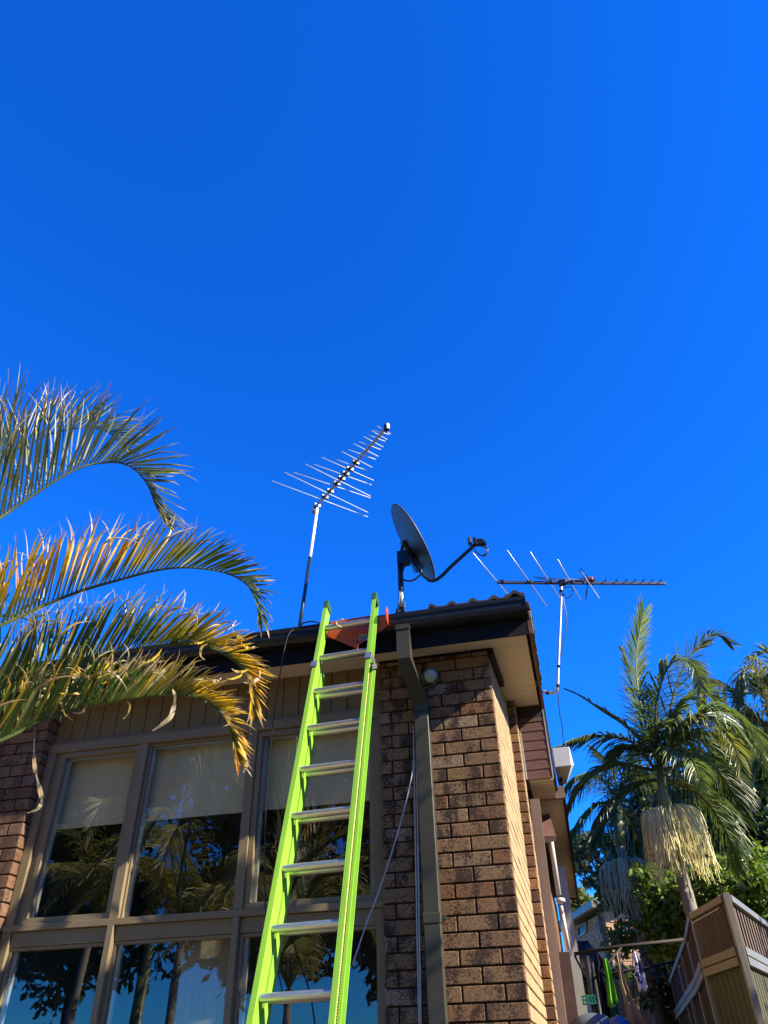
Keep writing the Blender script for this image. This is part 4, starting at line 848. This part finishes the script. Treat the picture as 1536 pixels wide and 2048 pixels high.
fseg(pts[0],pts[1],.05,'slat'); fseg(pts[1],pts[2],.04,'slat'); fseg(pts[2],pts[3],.04,'slat'); fseg(pts[3],pts[4],.042,'lath'); fseg(pts[4],pts[5],.12,'lath'); fseg(pts[5],pts[6],.12,'lath')
for i,p in enumerate(pts):
    q=MB(); q.box((p.x-.022,p.y-.03,0),(p.x+.022,p.y+.03,FZ+.02),.003); q.build('post','fence_rail' ,fe)
for a_,b_ in ((pts[0],pts[1]),(pts[1],pts[2])):
    p=(a_+b_)/2; q=MB(); q.box((p.x-.035,p.y-.02,0),(p.x-.005,p.y+.02,FZ)); q.build('post','fence_rail',fe)
# far tan fence
a=at(1190,1955,14); b_=at(1312,1972,14); ff=thing('board_fence',((a.x+b_.x)/2,14,0),'low tan board fence at the back of the passage behind the washing','fence')
m=MB(); nb=8; 
for i in range(nb):
    p0=a.lerp(b_,i/nb); p1=a.lerp(b_,(i+1)/nb); yo=.006*(i%2); m.prism([(p0.x-.01,14+yo,0),(p1.x+.002,14+yo,0),(p1.x+.002,14+yo,p1.z-.05),(p0.x-.01,14+yo,p0.z-.05)],(0,.03+.001*i,0))
m.build('boards','tan_board',ff)
m=MB(); m.beam(a+V((0,0,-.02)),b_+V((0,0,-.02)),.05,.06); m.build('rail','frame_light',ff)
m=MB(); m.box((b_.x-.05,13.95,0),(b_.x+.03,14.05,b_.z)); m.box((a.x-.03,13.95,0),(a.x+.05,14.05,a.z)); m.build('post','fence_rail',ff)
hg=leaves('hedge','leaf_dark',[lob(1195,1965,16,30,16),lob(1245,1958,16,34,16),lob(1290,1960,16,26,14)],3500,.1); tag(hg,'low dark hedge between the board fence and the far brick house','hedge')
# ---------------------------------------------------------------- far brick house
Yh=22; K1=at(1206,1814,Yh); ze=K1.z; Kb=V((K1.x,Yh,0)); Lb=atz(1138,1856,ze); 
dl=(V((Lb.x,Lb.y,0))-Kb); dr=V((-dl.y,dl.x,0)).normalized()*-1
if dr.x<0: dr=-dr
fh=thing('far_house',(Kb.x,Yh,0),'distant brown brick house with small window behind the washing line','house')
m=MB(); A0=Kb; A1=Kb+dl; A2=Kb+dr*6; A3=A1+dr*6
m.add([A0,A1,A3,A2]+[p+V((0,0,ze-.1)) for p in (A0,A1,A3,A2)],[(0,1,5,4),(1,2,6,5),(2,3,7,6),(3,0,4,7),(4,5,6,7)]); m.build('wall','far_wall',fh)
# brick courses of the distant walls
m=MB(); tdl=dl.normalized()
nlv=dl.cross(V((0,0,1))).normalized(); 
if nlv.dot(Kb)>0: nlv=-nlv
for (o_,t_,L_) in ((Kb,tdl,dl.length),(Kb,dr,6.0)):
    nv=t_.cross(V((0,0,1))).normalized(); 
    if nv.dot(Kb)>0: nv=-nv
    z=1.8; k=0
    while z<ze-.2:
        x=-(.12 if k%2 else 0)
        while x<L_-.24:
            if x>0: m.obox(o_+t_*(x+.12)+V((0,0,z))+nv*.01,t_,nv,V((0,0,1)),.228,.02,.074)
            x+=.24
        z+=.086; k+=1
m.build('brickwork','far_wall',fh)
m=MB(); ov=.35
e0=Kb-dl.normalized()*ov-dr*ov; e1=A1+dl.normalized()*1-dr*ov
rf=[V((e0.x,e0.y,ze)),V((e1.x,e1.y,ze))]; top=[p+dr*3.4+V((0,0,.35)) for p in rf]; 
m.add(rf+[top[1],top[0]]+[p+V((0,0,.14)) for p in rf+[top[1],top[0]]],[(0,1,2,3),(4,7,6,5),(0,4,5,1),(1,5,6,2),(2,6,7,3),(3,7,4,0)]); m.build('roof','far_roof',fh)
m=MB(); m.beam(rf[0]+V((0,0,.02)),rf[1]+V((0,0,.02)),.1,.16); m.build('fascia','fence_rail',fh)
wp=[at(1158,1872,20),at(1178,1862,20)]
t0=(at(1158,1866,Yh).x-Kb.x)/dl.x*.80
def onwall(px,py):                                   # sight line meets the left wall plane
    d=R@ray(px,py); n_=dl.cross(V((0,0,1))).normalized(); return CAM+d*((Kb-CAM).dot(n_)/d.dot(n_))
w0=onwall(1159,1855);w1=onwall(1176,1846);w2=onwall(1176,1864);w3=onwall(1160,1874)
m=MB(); m.prism([w+nlv*.03 for w in (w0,w1,w2,w3)],-nlv*.02); wq=m.build('window','black',fh)
m=MB(); 
for p,q in ((w0,w1),(w1,w2),(w2,w3),(w3,w0)): m.beam(p+nlv*.05,q+nlv*.05,.035,.05)
m.build('frame','fence_rail',wq)
m=MB(); c0=onwall(1205,1836); c1=onwall(1228,1960); m.tube([Kb+V((0,0,ze-.1))+nlv*.1+tdl*.15,Kb+V((0,0,0))+nlv*.1+tdl*.15],.05,10); m.build('downpipe','fence_rail',fh,True)
# dark awning in front of it
aw=thing('patio_awning',at(1175,2000,12),'small black corrugated awning roof beyond the clothes frame','awning')
m=MB(); A_=[at(1146,1888,12),at(1176,1886,12.4),at(1212,1930,11.2),at(1150,1936,11.0)]
m.prism(A_,(0,0,.03)); m.build('awning_sheet','fascia',aw)
m=MB(); m.beam(V((A_[2].x,A_[2].y,0)),A_[2],.05,.05); m.beam(V((A_[3].x,A_[3].y,0)),A_[3],.05,.05); m.build('post','barge',aw)
# ---------------------------------------------------------------- clothes frame and washing
YL=8.7
cl=thing('clothes_line_frame',(at(1178,2040,YL).x,YL,0),'rusty brown steel clothes line frame spanning house and fence','clothes line')
m=MB(); m.tube([at(1148,1908,YL),at(1240,1893,YL),at(1372,1879,YL)],.016,8); m.build('cross_bar','frame_iron',cl,True); m=MB(); m.tube([at(1165,1957,YL+.9),at(1250,1942,YL+.9),at(1348,1924,YL+.9)],.013,8); m.build('cross_bar','frame_iron',cl,True)
m=MB(); m.tube([at(1178,1970,YL-.1),at(1246,1891,YL)],.010,8); m.build('brace','frame_iron',cl,True); m=MB(); m.tube([at(1150,1912,YL),at(1170,1952,YL+.4)],.012,8); m.build('brace','frame_iron',cl,True)
q=at(1172,1912,YL-.1); m=MB(); m.tube([V((q.x,q.y,0)),q],.028,8); m.build('post','black',cl,True); m=MB(); q=at(1183,1925,YL+.5); m.tube([V((q.x,q.y,0)),q],.022,8); m.build('post','black',cl,True)
def cloth(name,pxs,Y,mat,label,cat,th=.012):
    m=MB(); n=len(pxs); rows_=[]; W_=9
    for i,(xl_,yl_,xr_,yr_) in enumerate(pxs):
        a_=at(xl_,yl_,Y); b_=at(xr_,yr_,Y); rows_.append([a_.lerp(b_,j/W_)+V((0,math.sin(j*1.1+i*.35)*.016*min(1,i*.5+.2),0)) for j in range(W_+1)])
    vs=[p for r_ in rows_ for p in r_]; k=len(vs); vs+= [p+V((0,th,0)) for p in vs]; fs=[]
    for i in range(n-1):
        for j in range(W_): a_=i*(W_+1)+j; fs+=[(a_,a_+1,a_+W_+2,a_+W_+1),(a_+k,a_+W_+1+k,a_+W_+2+k,a_+1+k)]
    for j in range(W_): fs+=[(j,j+k,j+1+k,j+1)]; a_=(n-1)*(W_+1)+j; fs+=[(a_,a_+1,a_+1+k,a_+k)]
    for i in range(n-1): a_=i*(W_+1); b_=a_+W_; fs+=[(a_,a_+W_+1,a_+W_+1+k,a_+k),(b_,b_+k,b_+W_+1+k,b_+W_+1)]
    m.add(vs,fs); o_=m.build(name,mat,None,True); return tag(o_,label,cat,'washing on the clothes frame')
cloth('towel',[(1207,1920,1213,1915),(1208,1935,1219,1930),(1212,1955,1224,1950),(1213,1975,1229,1972),(1215,2000,1234,1996),(1216,2013,1237,2008)],YL-.15,'towel','bright lime green towel hanging folded from the clothes frame','towel')
cloth('cloth',[(1219,2012,1236,2009),(1224,2030,1240,2028),(1230,2060,1246,2060)],YL-.1,'leaf_gloss' if False else 'green_cap','dark green cloth hanging just below the lime towel','cloth')
cloth('jacket',[(1190,1912,1198,1908),(1189,1930,1208,1925),(1190,1945,1205,1942),(1196,1970,1207,1965),(1202,1990,1214,1985),(1204,2030,1222,2030),(1212,2060,1232,2060)],YL-.05,'cloth_dark','long dark navy garment hanging left of the green towel','garment')
cloth('sheet',[(1231,1908,1237,1905),(1236,1935,1243,1932),(1239,1965,1250,1960),(1247,1995,1262,1990),(1253,2030,1280,2024),(1262,2060,1300,2055)],YL-.1,'cloth_beige','beige bed sheet drawn diagonally down right of the green towel','sheet')
def dressmat():
    m,t,b,o=nodes('cloth_white_blue'); n=noise(t,9,3,.5); r_=ramp(t,n.outputs[0],[(.0,(.62,.62,.66)),(.52,(.62,.62,.66)),(.56,(.03,.04,.16)),(1,(.03,.04,.16))]); t.links.new(r_.outputs[0],b.inputs['Base Color']); b.inputs['Roughness'].default_value=.9; return m
M['dress']=dressmat()
cloth('shirt',[(1266,1905,1272,1901),(1269,1925,1280,1918),(1270,1945,1285,1938),(1274,1965,1292,1960),(1277,1980,1295,1976),(1280,1985,1292,1983)],YL-.05,'dress','white and navy patterned shirt pegged nearest the palm trunk','shirt')
# things under the line
m=MB(); c=at(1188,2062,8.0); m.lathe(c,(0,0,1),[(.12,-.12),(.19,-.06),(.21,0),(.19,.06),(.12,.11),(.02,.13)],24); tag(m.build('gas_bottle_top','grey_plastic',None,True),'rounded grey tank top at the bottom of the passage','tank')
m=MB(); c=at(1240,2058,7.8); m.lathe(c,(.5,0,1),[(.05,-.08),(.09,-.03),(.09,.04),(.04,.09)],16); tag(m.build('blue_bucket','blue_plastic',None,True),'bright blue plastic bucket below the beige sheet','bucket')
bk=MB(); c=at(1178,2000,8.6)
for i in range(5):
    bk.obox(c+V((-.056+.028*i,0,0)),V((1,0,0)),V((0,1,0)),V((0,0,1)),.012,.10,.06)
for z in (-.03,0,.03): bk.obox(c+V((0,0,z)),V((1,0,0)),V((0,1,0)),V((0,0,1)),.13,.10,.012)
tag(bk.build('peg_basket','teal'),'teal plastic peg basket beside the dark post','basket')
# overhead wires
for i,(y0,y1) in enumerate(((1664,1662),(1668,1667))):
    m=MB(); m.tube([at(900,y0+12,40),at(1146,y0,40),at(1210,y1,40),at(1500,y1-10,40)],.02,6)
    tag(m.build('power_line','black',None,True),'overhead power line crossing the sky gap, %s of the pair'%('upper' if i==0 else 'lower'),'power line')
print('objects',len(bpy.data.objects))
